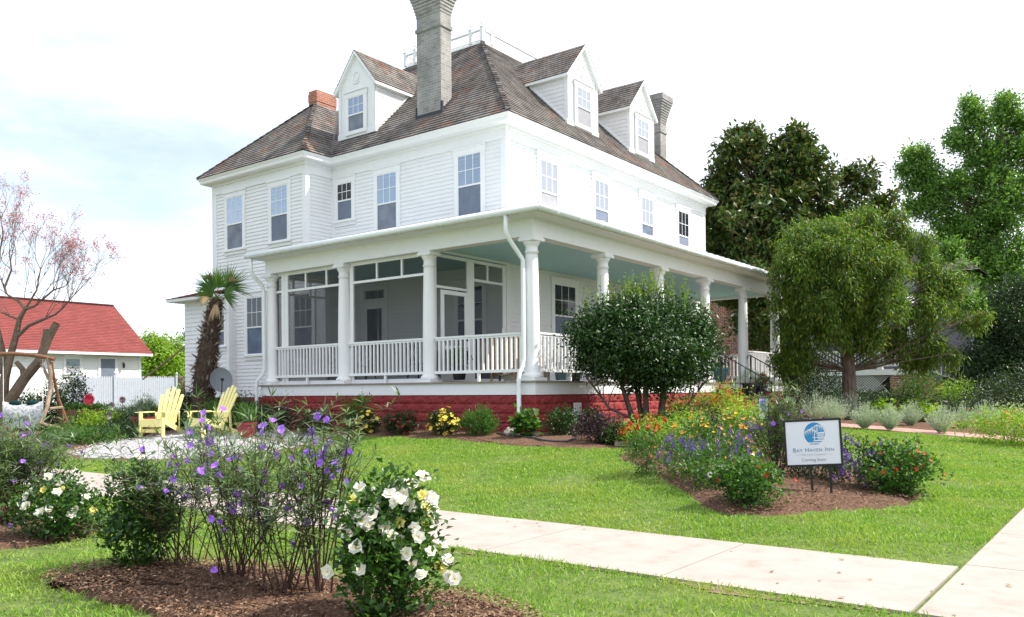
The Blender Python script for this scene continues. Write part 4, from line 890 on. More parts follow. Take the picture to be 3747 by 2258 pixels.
# ---------------- the purple flowering stem bush (many thin stems, lance leaves, papery flowers)
def petunia(label, px, D, r, h, nst, nflow, group='purple flowering bushes', lean=(0, 0), stem_r=.007, Lf=.10, dens=1.0, fsc=(.8, 1.15), centers=None):
    loc = at(px, D); t = empty('flowering_bush', loc, label, 'bush', group); base = np.array(loc)
    st = MB(); c_ = Cloud(); tips = []; LP = []; LD = []
    for i in range(nst):
        a = R.uniform(0, 2*math.pi); rr = r*math.sqrt(R.uniform(.02, 1)); hh = h*R.uniform(.62, 1.02)*(1-.22*(rr/r)**2)
        b0 = Vector((R.gauss(0, r*.13), R.gauss(0, r*.13), 0)); q = Vector((rr*math.cos(a)+lean[0]*hh, rr*math.sin(a)+lean[1]*hh, hh))
        P = curve_pts(b0, q, .05, 8); P = [Vector((p.x, p.y, p.z+.06*h*math.sin(math.pi*k/8))) for k, p in enumerate(P)]
        st.tube([loc+p for p in P], [stem_r*(1-.72*k/8) for k in range(9)], 5, False)
        subs = [(P, hh)]
        for s_ in range(R.randint(2, 4)):
            k = R.randint(3, 6); d = Vector((R.uniform(-1, 1), R.uniform(-1, 1), R.uniform(.4, 1.5))).normalized()*h*R.uniform(.14, .36)
            Q = curve_pts(P[k], P[k]+d, .06, 4); st.tube([loc+p for p in Q], [stem_r*.5, stem_r*.4, stem_r*.35, stem_r*.25, stem_r*.2], 4, False); subs.append((Q, d.length))
        for (Q, L_q) in subs:
            n = int(len(Q)*1.5*dens)
            for k in range(n):
                u = R.uniform(.18 if Q is P else .05, 1)*(len(Q)-1); j = min(int(u), len(Q)-2); p = Q[j].lerp(Q[j+1], u-j)
                if p.z < h*.2: continue
                a2 = R.uniform(0, 6.28)
                for sg in (0, math.pi):
                    LP.append(p); LD.append((math.cos(a2+sg), math.sin(a2+sg), R.uniform(-.1, .9)))
            # terminal tuft
            for k in range(4): LP.append(Q[-1]); LD.append((R.uniform(-1, 1), R.uniform(-1, 1), R.uniform(.5, 1.4)))
            tips.append(Q[-1]); tips.append(Q[-2])
    LP = np.array([tuple(p) for p in LP])+base; LD = np.array(LD); n = len(LP)
    c_.leaves(LP, LD, rnd_dirs(n)*.5+np.array([0, 0, 1.0]), NR.uniform(.6, 1.35, n)*Lf, NR.uniform(.007, .0125, n), droop=.22, long=True)
    c_.build('foliage', petl, t); st.build('stems', stemr, t)
    tc_ = [p for p in tips if p.z > h*.25]
    for i in range(nflow):
        p = R.choice(tc_)+Vector((R.gauss(0, .02), R.gauss(0, .02), R.uniform(.0, .03))) if R.random() < .8 else R.choice(tc_)-Vector((0, 0, h*R.uniform(.1, .35)))
        D_ = Vector((-.55+R.gauss(0, .5), -.4+R.gauss(0, .5), R.uniform(-.1, .9)))
        mesh_obj_clone(fl_pet[i % 4], t, frame_from(D_, p, R.uniform(*fsc), R.uniform(0, 6)))
    return t
R.seed(21); NR.seed(21)
petunia('airy violet flowered bush in the near mulch bed, beside the dark rose', 440, 5.95, .58, 1.10, 22, 28, stem_r=.005, dens=1.3)
petunia('violet flowered bush in the middle of the near mulch bed, on thin dark stems', 570, 5.55, .62, 1.24, 30, 44, stem_r=.005, dens=1.3)
petunia('violet flowered bush with the tallest dark stems, right of the middle of the near bed', 700, 5.2, .56, 1.24, 22, 34, stem_r=.0055, dens=1.3)
petunia('few violet flowered stems leaning over the near white rose bush', 765, 5.1, .30, 1.30, 9, 12, stem_r=.007, dens=1.3, lean=(.06, -.08))
petunia('dense violet flowered bush at the left edge of the photo behind the small white roses', 35, 8.0, .75, 1.12, 60, 44, Lf=.13, stem_r=.005, dens=1.5)
petunia('tall violet flowered bush just left of the coming soon sign', 1868, 9.9, .42, 1.22, 30, 22, stem_r=.006, dens=1.4)
# ---------------- near rose bushes
def rose(label, px, D, r, h, nf, ny, lm=rosel, L=.05, ncl=170, per=11, group='white and yellow rose bushes'):
    t = leafy_bush('rose_bush', label, 'rose bush', at(px, D), r, h, lm, ncl, per, L, L*.62, .045, droop=.12, group=group, stems=14, stem_m=gstem, flowers=fl_w, nf=nf, fs=(.85, 1.35), fcone=(-.8, -.5, .2))
    Q = [o for o in t.children if o.name.startswith('flower')]
    for o in Q[:ny]: o.data = fl_y[0].data
    return t
R.seed(5); NR.seed(5)
rb = rose('largest white rose bush in the near mulch bed with clusters of open blooms', 925, 4.55, .27, .84, 30, 4, L=.052, ncl=210, per=10)
rb2 = rose('small white rose bush at left beside the sidewalk, in front of the violet flowers', 140, 7.35, .38, .55, 22, 5, ncl=150)
leafy_bush('rose_bush', 'dark leaved rose bush with few blooms at the left end of the near mulch bed', 'rose bush', at(335, 6.05), .26, .78, rosel, 190, 11, .045, .03, .04, group='white and yellow rose bushes', stems=12, stem_m=gstem, flowers=fl_w, nf=3, fs=(.6, .9))
# upper cluster of open blooms on longer canes
mb = MB(); c_ = Cloud(); LPs = []
for (px, py, yl) in ((955, 1168, 0), (938, 1182, 0), (970, 1184, 0), (948, 1205, 0), (962, 1200, 0), (985, 1212, 0), (1028, 1192, 0), (1016, 1190, 1), (1040, 1200, 0), (905, 1212, 0), (940, 1228, 0), (1035, 1325, 0), (960, 1298, 0), (976, 1330, 0), (1010, 1382, 0), (990, 1356, 0), (786, 1372, 0), (1092, 1393, 0), (1078, 1386, 0), (850, 1202, 1), (958, 1256, 1), (925, 1268, 1), (995, 1268, 0), (1005, 1290, 0), (893, 1235, 0), (870, 1250, 0)):
    q = pt(px, py, 4.42+R.uniform(-.08, .08)); b0_ = Vector((rb.location.x+R.gauss(0, .05), rb.location.y+R.gauss(0, .05), q.z-.25))
    mb.tube(curve_pts(b0_, q, .08, 4), [.004, .0035, .003, .0025, .002], 5, False)
    D_ = Vector((-.75+R.gauss(0, .3), -.45+R.gauss(0, .3), R.uniform(.1, .7))); o = mesh_obj_clone((fl_y if yl else fl_w)[R.randrange(2)], rb, frame_from(D_, q-rb.location, R.uniform(.8, 1.15), R.uniform(0, 6)))
    for k in range(9): LPs.append(tuple(q.lerp(b0_, R.uniform(.08, .8))+Vector((R.gauss(0, .015), R.gauss(0, .015), 0))))
LPs = np.array(LPs); c_.leaves(LPs, rnd_dirs(len(LPs))+np.array([0, 0, .3]), rnd_dirs(len(LPs))*.6+np.array([0, 0, 1.0]), .045, .028, droop=.15); c_.build('upper_foliage', rosel, rb); mb.build('canes', gstem, rb)
# ---------------- bed along the porch
def bb(label, px, D, r, h, lm, **k): return leafy_bush(k.pop('name', 'shrub'), label, k.pop('cat', 'shrub'), at(px, D), r, h, lm, **k)
bb('yellow chrysanthemum mound left of the maroon ones by the red foundation', 880, 16.9, .30, .46, darkl, name='chrysanthemum', cat='flowers', ncl=110, per=10, L=.05, Wd=.03, spread=.04, nb=60, bsize=.09, npet=8, blossoms=ypet, group='yellow chrysanthemum mounds')
bb('yellow chrysanthemum mound right of the maroon ones by the red foundation', 1068, 15.8, .33, .50, darkl, name='chrysanthemum', cat='flowers', ncl=130, per=10, L=.05, Wd=.03, spread=.04, nb=80, bsize=.095, npet=8, blossoms=ypet, group='yellow chrysanthemum mounds')
bb('maroon red chrysanthemum mound between two yellow ones', 965, 16.4, .36, .46, darkl, name='chrysanthemum', cat='flowers', ncl=130, per=10, L=.05, Wd=.03, spread=.04, nb=90, bsize=.055, npet=7, blossoms=mred)
bb('low dark shrub with maroon blooms left of the yellow flowers', 760, 17.6, .42, .50, darkl, ncl=130, per=10, L=.05, Wd=.03, spread=.05, nb=30, bsize=.05, blossoms=mred)
bb('fine leaved green shrub between the yellow flowers and the downspout', 1155, 15.4, .34, .52, midl, ncl=150, per=16, L=.06, Wd=.014, spread=.04, long=True, up=.7)
bb('wide light leaved shrub rising behind the left yellow flowers', 858, 17.5, .34, .80, midl, ncl=110, per=10, L=.06, Wd=.03, spread=.06)
bb('broad leaved hydrangea in front of the corner downspout', 1267, 14.75, .19, .48, midl, name='hydrangea', cat='plant', ncl=44, per=5, L=.13, Wd=.10, spread=.04, droop=.25)
bb('dark glossy shrub below the foundation vent', 1350, 14.9, .28, .50, camel, ncl=110, per=11, L=.05, Wd=.03, spread=.05)
bb('rounded blackish purple shrub on the corner of the porch bed', 1443, 13.7, .42, .52, burg, ncl=190, per=14, L=.035, Wd=.02, spread=.05)
bb('small dark shrub behind the blackish purple one', 1420, 15.3, .25, .48, camel, ncl=80, per=10, L=.05, Wd=.03, spread=.05)
bb('thin shrub with tiny pink blooms against the left foundation', 700, 18.6, .45, .78, darkl, ncl=70, per=8, L=.05, Wd=.02, spread=.08, nb=60, bsize=.03, blossoms=pinkp)
# camellia standard in front of the porch
def add_shoots(c_, centre, rx, rz, n, L=.03, smax=.55, tube=None):
    for i in range(n):
        a = R.uniform(0, 6.28); q = R.uniform(.1, .98); p = Vector(centre)+Vector((math.cos(a)*rx*q, math.sin(a)*rx*q, rz*math.sqrt(max(0, 1-q*q*.8))*.92)); hh = R.uniform(.2, 1)*smax; ln = Vector((R.gauss(0, .14), R.gauss(0, .14), 1))*hh
        if tube: tube.tube([p, p+ln*.5, p+ln], [.006, .004, .002], 4, False)
        m2 = int(10+hh*26); u = NR.uniform(.15, 1, m2); P = np.array(p)+np.outer(u, np.array(ln)); d = rnd_dirs(m2); d[:, 2] = np.abs(d[:, 2])*.8+.2
        c_.leaves(P, d, rnd_dirs(m2)+np.array([0, 0, .5]), L*NR.uniform(.7, 1.3, m2), L*.55)
def crown(c_, lobes, per, L, Wd, spread, long=False, droop=.1, up=.2, shell=.5, hang=0.0, sub=False):
    pts = []; more = []
    if sub:
        for (cx_, cy_, cz_, rx, ry_, rz_, n) in lobes:
            for k in range(4):
                q = Vector((R.gauss(0, 1), R.gauss(0, 1), R.gauss(.2, 1))).normalized(); more.append((cx_+q.x*rx, cy_+q.y*ry_, cz_+q.z*rz_, rx*.34, ry_*.34, rz_*.34, max(6, int(n*.09))))
    for (cx_, cy_, cz_, rx, ry_, rz_, n) in list(lobes)+more:
        d = rnd_dirs(n); rad = NR.uniform(shell**2, 1.0, n)**.5; P = d*rad[:, None]*np.array([rx, ry_, rz_])*NR.uniform(.88, 1.12, (n, 1))+np.array([cx_, cy_, cz_]); pts.append(P)
        Q = np.repeat(P, per, 0)+NR.normal(0, spread, (n*per, 3)); 
        if hang: Q[:, 2] -= np.abs(NR.normal(0, hang, len(Q)))
        D = rnd_dirs(len(Q))*.9+np.repeat(d, per, 0)*.4; D[:, 2] += up
        c_.leaves(Q, D, rnd_dirs(len(Q))*.8+np.array([0, 0, .9])+np.repeat(d, per, 0)*.3, NR.uniform(.7, 1.3, len(Q))*L, NR.uniform(.8, 1.2, len(Q))*Wd, droop=droop, long=long)
    return pts
def tree(name, label, cat, loc, trunk, rad, lobes, per, lm, L, Wd, spread, barkm=bark, group=None, long=False, droop=.1, up=.2, shell=.5, hang=0.0, limbs=3, ntw=5, limb_r=.3, extra=None, dens=1.0):
    lobes = [(*q[:6], max(5, int(q[6]*dens))) for q in lobes]
    t = empty(name, loc, label, cat, group); c_ = Cloud(); pts = crown(c_, lobes, int(per*1.45), L, Wd, spread*.85, long, droop, up, shell, hang, True)
    mb = MB(); mb.tube(trunk, rad, 12, False); top = Vector(trunk[-1])
    for P in pts:
        cc = Vector(P.mean(0)); sz = float(np.abs(P-P.mean(0)).max()); tz = [Vector(q) for q in trunk]; bz = tz[-1]; want = cc.z-.55*max(.3, math.hypot(cc.x-bz.x, cc.y-bz.y))
        for a_, b_ in zip(tz[1:], tz[2:]):
            if a_.z <= want <= b_.z: bz = a_.lerp(b_, (want-a_.z)/(b_.z-a_.z)); break
        else: bz = tz[1] if want < tz[1].z else tz[-1]
        T_ = curve_pts(bz, cc, .08, 5); r0 = rad[-1]*limb_r*1.5*min(1, .35+sz*.35)
        mb.tube(T_, [r0*(1-.7*k/5) for k in range(6)], 7, False)
        for k in range(ntw):
            q = Vector(P[R.randrange(len(P))]); a = T_[R.randint(3, 5)]; mb.tube(curve_pts(a, q, .12, 4), [r0*.35, r0*.28, r0*.2, r0*.12, r0*.06], 5, False)
    if extra: extra(c_, mb)
    mb.build('trunk', barkm, t); c_.build('crown', lm, t)
    return t
C0 = Vector((1.6, -1.5, -.78)); t = empty('camellia_tree', C0, 'round glossy dark green tree with several bare trunks in front of the porch columns', 'tree')
c_ = Cloud(); crown(c_, [(1.6, -1.5, 1.0, 1.30, 1.30, .80, 620), (1.6, -1.5, .62, 1.1, 1.1, .46, 150), (.85, -.85, .82, .38, .38, .5, 100), (2.35, -2.15, .78, .38, .38, .55, 100), (1.3, -1.3, 1.6, .5, .5, .3, 60), (1.0, -.9, 1.42, .5, .5, .42, 60), (2.2, -2.0, 1.42, .5, .5, .4, 60), (.7, -.65, 1.2, .3, .3, .35, 30), (2.5, -2.3, 1.1, .3, .3, .35, 30), (1.8, -1.9, .2, .5, .5, .25, 40)], 34, .072, .042, .11, up=.15, shell=.5)
mb = MB()
for (dx, dy, ex, ey, ez, rr) in ((-.12, .12, -.45, .4, .5, .075), (.0, .0, -.05, .0, .9, .085), (.14, -.12, .35, -.3, .8, .095), (.05, .1, .1, .35, .7, .05), (-.15, .1, -1.0, .75, .35, .04), (.15, -.12, 1.05, -.85, .35, .042), (.0, 0, .35, .4, .6, .045)):
    P = [C0+Vector((dx, dy, -.05)), C0+Vector((dx*1.6, dy*1.6, .30)), C0+Vector((dx+(ex-dx)*.55, dy+(ey-dy)*.55, .68 if rr > .045 else .5)), Vector((1.6+ex, -1.5+ey, ez))]
    mb.tube(P, [rr, rr*.8, rr*.65, rr*.35], 9, False)
    for k in range(7): q = P[2].lerp(P[3], R.uniform(0, 1)); mb.tube(curve_pts(q, q+Vector((R.uniform(-.8, .8), R.uniform(-.8, .8), R.uniform(.1, .8))), .1, 4), [rr*.4, rr*.3, rr*.2, .008, .004], 5, False)
mb.build('trunk', bark, t); c_.build('crown', camel, t)
c2 = Cloud(); mb = MB(); add_shoots(c2, (1.6, -1.5, 1.0), 1.28, .95, 90, .04, .62, mb); c2.build('young_shoots', shoot, t); mb.build('shoot_stems', gstem, t)
# ---------------- sign bed and front bed flowers
F_ = 'flower clumps in the sign bed'
sal = dict(name='salvia', cat='flowers', ncl=90, per=10, L=.045, Wd=.018, spread=.06, up=.5)
bb('purple spiked salvia at the left end of the sign bed', 1648, 9.9, .34, .52, midl, spikes=purpd, nsp=40, bsize=.022, **sal)
bb('purple spiked salvia left of the sign, behind the low white rose', 1745, 9.5, .44, .62, midl, spikes=purpd, nsp=46, bsize=.022, **sal)
bb('purple spiked salvia just right of the sign', 2055, 9.4, .42, .62, darkl, spikes=purpd, nsp=48, bsize=.024, **sal)
bb('bright leafy bush with red and white blooms nearest the sidewalk in the sign bed', 1800, 8.25, .33, .50, midl, ncl=120, per=10, L=.055, Wd=.036, spread=.05, nb=12, bsize=.05, blossoms=rpet, flowers=fl_w, nf=5, fs=(.6, .8), fcone=(-.5, -.5, .3), cat='bush', name='bush')
bb('leafy green bush dotted with red blooms at the right end of the sign bed', 2160, 9.25, .38, .62, midl, ncl=150, per=11, L=.055, Wd=.036, spread=.05, nb=30, bsize=.045, blossoms=rpet, cat='bush', name='bush')
bb('loose pale green bush with red buds on the lawn edge left of the sign bed', 1550, 10.35, .26, .64, midl, ncl=90, per=10, L=.05, Wd=.018, spread=.05, nb=16, bsize=.045, blossoms=rpet, cat='bush', name='bush')
bb('scarlet red salvia mass under the camellia tree', 1560, 13.2, .42, .50, limel, name='salvia', cat='flowers', ncl=110, per=10, L=.05, Wd=.03, spread=.06, spikes=rpet, nsp=26, bsize=.038)
bb('low green filler between the blackish shrub and the scarlet salvia', 1500, 13.6, .34, .36, midl, ncl=110, per=10, L=.05, Wd=.03, spread=.06, nb=26, bsize=.022, blossoms=wpet)
bb('black eyed susans left of the purple bush, front patch', 1690, 11.4, .42, .66, midl, name='black_eyed_susan', cat='flowers', ncl=100, per=10, L=.06, Wd=.022, spread=.06, nb=120, bsize=.05, npet=8, blossoms=opet, group=F_)
bb('black eyed susans behind the purple salvia, right patch', 1775, 11.8, .45, .70, midl, name='black_eyed_susan', cat='flowers', ncl=100, per=10, L=.06, Wd=.022, spread=.06, nb=130, bsize=.05, npet=8, blossoms=opet, group=F_)
bb('faded brown seed heads among green stems right of the scarlet salvia', 1640, 12.6, .36, .66, limel, ncl=90, per=10, L=.05, Wd=.016, spread=.06, nb=50, bsize=.028, blossoms=dryl)
bb('coral red spiky flowers in front of the brick steps', 1745, 16.6, .85, .95, limel, name='salvia', cat='flowers', ncl=200, per=11, L=.07, Wd=.03, spread=.09, spikes=corp, nsp=90, bsize=.03)
bb('coral tinted leafy plants below the sunlit foundation', 1665, 16.8, .65, .62, limel, name='salvia', cat='flowers', ncl=170, per=11, L=.07, Wd=.035, spread=.09, spikes=corp, nsp=26, bsize=.024)
bb('yellow green leafy clump at the foot of the camellia tree', 1590, 15.9, .5, .34, limel, ncl=90, per=8, L=.07, Wd=.04, spread=.06)
bb('bushy green clump right of the camellia trunks', 1625, 15.2, .45, .42, midl, ncl=120, per=10, L=.06, Wd=.035, spread=.07)
bb('small burgundy shrub among yellow green plants', 1722, 13.6, .28, .62, burg, ncl=90, per=11, L=.045, Wd=.024, spread=.05)
bb('grey brown leafy shrub behind the burgundy one', 1690, 15.4, .45, .68, G('brown_leaf', [(.10, .07, .03), (.14, .12, .04), (.07, .09, .03)]), ncl=110, per=10, L=.06, Wd=.03, spread=.07)
bb('yellow green mound behind the burgundy shrub', 1770, 14.8, .55, .68, limel, ncl=130, per=11, L=.06, Wd=.03, spread=.08, nb=18, bsize=.05, blossoms=ypet)
bb('dark green leafy clump behind the sign stakes', 1960, 10.0, .40, .42, darkl, ncl=100, per=10, L=.06, Wd=.02, spread=.06)
bb('green and gold leafy mound behind the sign bush', 1835, 12.2, .5, .62, midl, ncl=120, per=10, L=.07, Wd=.02, spread=.08, nb=20, bsize=.05, npet=8, blossoms=opet, long=True)
bb('dense green filler behind the purple salvia', 1700, 12.4, .5, .5, midl, ncl=120, per=10, L=.06, Wd=.03, spread=.08)
bb('low lime filler in front of the coral flowers', 1700, 14.3, .6, .5, limel, ncl=130, per=10, L=.06, Wd=.03, spread=.08, nb=16, bsize=.04, blossoms=corp)
bb('low leafy plants at the front of the sign bed beside the mulch', 1690, 9.2, .34, .42, midl, ncl=60, per=9, L=.05, Wd=.03, spread=.06)
bb('lantana mound with orange flowers at the right edge of the photo', 2430, 17.2, .9, .75, limel, ncl=230, per=11, L=.055, Wd=.035, spread=.09, nb=70, bsize=.05, blossoms=corp, name='lantana', cat='flowers')
bb('leafy bush with orange blooms behind the lantana', 2455, 20.5, .9, .8, sagel, ncl=120, per=10, L=.07, Wd=.02, spread=.1)
# silver rosemary-like bushes along the brick path
sv = [(2080, 20.0, .33, .62), (2140, 19.9, .32, .60), (2190, 21.9, .34, .62), (2265, 19.6, .40, .66), (2315, 21.6, .36, .62), (2370, 22.9, .36, .70), (2005, 21.0, .42, .70), (1962, 22.0, .40, .78), (2045, 23.5, .34, .8)]
names = ['in front of the tree trunk right of the sign', 'second right of the sign', 'set back behind the path, third from the sign', 'widest of the row, fourth from the sign', 'behind the path near the widest one', 'tall one set back near the lantana', 'partly hidden by the top of the sign', 'farthest left beside the iron handrail', 'against the base of the drooping tree']
for (px, D, r, h), nm in zip(sv, names):
    loc = at(px, D); t = empty('silver_bush', loc, 'silvery grey green bush '+nm, 'bush', 'silver bushes along the brick path'); c_ = Cloud(); n = 190
    a = NR.uniform(0, 6.28, n); tilt = NR.uniform(0, .95, n)**.8; ln = h*NR.uniform(.7, 1.08, n)*(1-.25*tilt); d = np.stack([np.cos(a)*np.sin(tilt), np.sin(a)*np.sin(tilt), np.cos(tilt)], 1)
    per = 26; u = NR.uniform(.12, 1, (n, per)); P = (d[:, None, :]*(ln[:, None]*u)[..., None]+np.stack([np.zeros((n, per)), np.zeros((n, per)), .06*u*u], -1)).reshape(-1, 3)+np.array(loc)
    dd = rnd_dirs(len(P))*.8+np.repeat(d, per, 0)*1.1; c_.leaves(P, dd, rnd_dirs(len(P)), NR.uniform(.03, .06, len(P)), .012, long=False); c_.build('foliage', sagel, t)
for px, D, lab in ((2120, 23.4, 'left'), (2205, 24.0, 'right')): bb('broad lime green leafy plant behind the silver bushes, '+lab+' of two', px, D, .5, .55, limel, name='leafy_plant', cat='plant', ncl=40, per=6, L=.2, Wd=.10, spread=.1, droop=.3, stems=0, group='lime leafy plants behind the path')

# ================================================================== TREES
b0 = at(2045, 24.0); bx_, by_ = b0.x, b0.y
def P3(px, py, D): return tuple(pt(px, py, D))
def lobe(px, py, D, rx, ry, rz, n): p = pt(px, py, D); return (p.x, p.y, p.z, rx, ry, rz, n)
tree('drooping_tree', 'wide tree with drooping yellow green foliage right of the porch', 'tree', b0,
     [b0+Vector((0, 0, -.1)), Vector(P3(2043, 900, 24)), Vector(P3(2040, 850, 24)), Vector(P3(2050, 760, 24))], [.21, .18, .17, .13],
     [lobe(2060, 650, 24, 1.35, 1.6, 1.1, 190), lobe(2060, 740, 24, 1.3, 1.6, .7, 150)]+[lobe(*q) for q in ((2055, 535, 24.3, .55, .7, .35, 46), (1990, 555, 23.8, .5, .6, .38, 44), (2125, 545, 24.2, .55, .6, .38, 46), (1925, 580, 23.6, .46, .6, .4, 42), (1890, 640, 23.5, .40, .6, .5, 40), (1930, 660, 23.2, .6, .6, .5, 60), (1905, 720, 23.4, .38, .6, .6, 40), (1935, 790, 23.4, .5, .6, .6, 56),
      (1905, 850, 23.8, .3, .5, .5, 24), (1925, 870, 24.2, .35, .5, .5, 26), (2195, 870, 24.5, .4, .5, .35, 24), (2000, 800, 23.2, .5, .6, .4, 44), (2085, 800, 23.4, .5, .6, .35, 36), (2160, 825, 24, .5, .6, .4, 40), (2190, 580, 24.4, .55, .6, .42, 46), (2235, 640, 24.2, .5, .6, .42, 42), (2265, 700, 24, .5, .6, .36, 38), (2325, 765, 24, .42, .5, .2, 22), (2290, 680, 24.4, .3, .4, .22, 16), (2230, 760, 23.6, .6, .6, .5, 60), (2250, 850, 24, .45, .6, .35, 34), (2000, 600, 23, .6, .6, .45, 60), (2120, 630, 22.9, .6, .6, .5, 60), (2050, 700, 22.7, .6, .5, .5, 60), (2150, 720, 22.8, .6, .5, .5, 56), (1980, 750, 22.8, .5, .5, .5, 50))],
     26, birchl, .12, .036, .11, up=-.5, hang=.17, shell=.3, droop=.35, ntw=6, dens=.72)
m0 = at(1915, 31.5)
tree('magnolia_tree', 'tall dark magnolia tree behind the right end of the inn', 'tree', m0, [m0, Vector(P3(1915, 850, 31.5)), Vector(P3(1910, 700, 31.5)), Vector(P3(1905, 520, 31.5))], [.34, .30, .25, .16],
     [lobe(1725, 500, 31.5, .6, .7, .9, 66), lobe(1712, 590, 31.5, .6, .8, 1.2, 80), lobe(1745, 430, 31.5, .5, .5, .6, 36), lobe(1720, 660, 31.5, .8, .8, .9, 80), lobe(2030, 640, 31.5, 1.0, 1, .9, 90), lobe(1790, 440, 31.5, 1.15, 1.1, 1.5, 150), lobe(1770, 370, 31.5, .55, .6, .8, 50), lobe(1810, 340, 31.5, .35, .4, .5, 24), lobe(1910, 420, 31.5, 1.1, 1.1, 1.3, 160), lobe(1925, 350, 31.5, .5, .5, .5, 40), lobe(1960, 480, 31.5, 1.3, 1.2, 1.4, 170), lobe(1850, 560, 31.5, 2.2, 2.0, 1.6, 280),
      lobe(1770, 600, 31.5, 1.2, 1.2, 1.9, 200), lobe(2060, 560, 31.5, 1.0, 1.0, 1.2, 120), lobe(2080, 430, 31.5, .55, .6, .5, 34), lobe(2120, 510, 31.5, .45, .5, .5, 30), lobe(1850, 700, 31.0, 2.0, 1.8, 1.6, 240), lobe(1760, 700, 32.5, 1.2, 1.3, .5, 80), lobe(1845, 790, 31.5, .9, 1.0, 1.1, 80), lobe(1980, 700, 31.5, 1.4, 1.4, 1.5, 130)],
     17, magn, .25, .11, .17, barkm=darkbark, shell=.35, ntw=5, dens=.62)
g0 = at(2400, 38)
tree('leafy_tree', 'tallest bright green tree at the right edge of the photo', 'tree', g0, [g0, Vector(P3(2400, 800, 38)), Vector(P3(2395, 600, 38)), Vector(P3(2390, 400, 38))], [.42, .36, .28, .16],
     [lobe(*q) for q in ((2340, 268, 38, .4, .5, .5, 26), (2348, 310, 38, .6, .6, .6, 44), (2360, 360, 38, .8, .8, .7, 60), (2312, 350, 38, .4, .4, .4, 20), (2372, 420, 38, 1.0, 1.0, .8, 84), (2425, 262, 38, .4, .5, .45, 26), (2432, 310, 38, .6, .6, .6, 44), (2455, 300, 38, .35, .5, .4, 18), (2425, 370, 38, .8, .8, .7, 60), (2470, 370, 38, .8, .8, .9, 66), (2310, 450, 38, .6, .6, .5, 44), (2395, 490, 38, 1.5, 1.4, 1.1, 150), (2475, 480, 38, 1.3, 1.3, 1.3, 120),
      (2205, 382, 38, .34, .4, .3, 16), (2190, 425, 38, .3, .4, .25, 13), (2230, 410, 38, .45, .5, .4, 26), (2215, 462, 38, .4, .5, .35, 20), (2255, 450, 38, .5, .6, .5, 36), (2205, 500, 38, .25, .4, .3, 12), (2275, 500, 38, .55, .6, .5, 40), (2240, 520, 38, .3, .4, .55, 20), (2300, 560, 38, .6, .6, .6, 44), (2280, 600, 38, .45, .5, .5, 26), (2350, 560, 38, 1.1, 1.1, .9, 110), (2420, 600, 38, 1.5, 1.4, 1.2, 170), (2330, 650, 38, .9, .9, .9, 90), (2390, 690, 38, 1.5, 1.4, 1.2, 170), (2470, 700, 38, 1.5, 1.4, 1.6, 170), (2350, 760, 37.5, 1.2, 1.3, 1.1, 130), (2430, 820, 37, 1.8, 1.6, 1.3, 200), (2320, 830, 37, 1.0, 1.0, .8, 90), (2300, 690, 36, .7, .8, .8, 70), (2325, 750, 35.5, .8, .8, .9, 80), (2285, 630, 36.5, .5, .6, .5, 40))],
     20, mapl, .19, .085, .21, shell=.3, ntw=5, dens=.62, up=.6)
g1 = at(2490, 33)
tree('leafy_tree', 'dark green tree low at the right edge in front of the tallest tree', 'tree', g1, [g1, Vector(P3(2485, 860, 33)), Vector(P3(2480, 760, 33))], [.25, .2, .14],
     [lobe(2450, 760, 33, 1.4, 1.4, 1.6, 220), lobe(2400, 880, 33, 1.3, 1.3, 1.0, 150), lobe(2470, 880, 33, 1.2, 1.4, 1.2, 150), lobe(2350, 900, 33.5, .8, .8, .7, 70)], 20, darkl, .13, .07, .2, shell=.4)
def hedge(label, px, D, r, h, lm, ncl=150, L=.09, Wd=.05, cat='shrub'): return leafy_bush('shrub', label, cat, at(px, D), r, h, lm, ncl, 12, L, Wd, .14, stems=6)
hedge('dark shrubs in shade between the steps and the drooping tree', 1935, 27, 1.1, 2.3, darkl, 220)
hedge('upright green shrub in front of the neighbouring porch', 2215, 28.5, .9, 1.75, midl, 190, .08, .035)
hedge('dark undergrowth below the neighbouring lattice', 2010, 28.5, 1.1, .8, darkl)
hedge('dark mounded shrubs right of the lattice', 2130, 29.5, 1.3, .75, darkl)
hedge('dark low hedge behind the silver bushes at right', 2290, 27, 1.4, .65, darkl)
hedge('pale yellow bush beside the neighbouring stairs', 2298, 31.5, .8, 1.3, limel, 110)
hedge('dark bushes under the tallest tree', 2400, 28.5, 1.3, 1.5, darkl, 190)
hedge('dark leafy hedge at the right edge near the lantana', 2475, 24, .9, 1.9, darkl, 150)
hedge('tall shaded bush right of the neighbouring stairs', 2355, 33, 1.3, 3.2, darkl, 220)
hedge('dense dark hedge far right behind the tallest tree', 2440, 46, 4.0, 6.5, mapl, 420, .16, .1)
hedge('dense dark hedge far behind the neighbouring porch', 2270, 48, 3.0, 3.6, darkl, 300, .16, .1)
# ---------------- crape myrtle at the left
cm = at(-5, 22.5); t = empty('crape_myrtle', cm, 'bare branched tree with pink seed clusters rising over the red roofed garage', 'tree'); mb = MB(); c_ = Cloud()
def limb(pts, r0, r1): n = len(pts); P = [Vector(P3(*p)) for p in pts]; mb.tube(P, [r0+(r1-r0)*i/(n-1) for i in range(n)], 9, False); return P
D_ = 22
limb([(-5, 1010, D_), (20, 960, D_), (60, 900, D_), (95, 860, D_), (120, 800, D_), (138, 770, D_)], .16, .09)
limb([(108, 822, D_), (112, 800, D_), (113, 783, D_)], .10, .07); limb([(60, 905, D_), (55, 880, D_), (40, 862, D_)], .09, .06)
L1 = limb([(5, 985, D_), (12, 900, D_), (25, 850, D_), (38, 805, D_), (48, 760, D_), (62, 735, D_)], .13, .045)
L2 = limb([(0, 890, D_), (8, 850, D_), (-5, 790, D_), (-20, 740, D_)], .12, .07)
ends = []
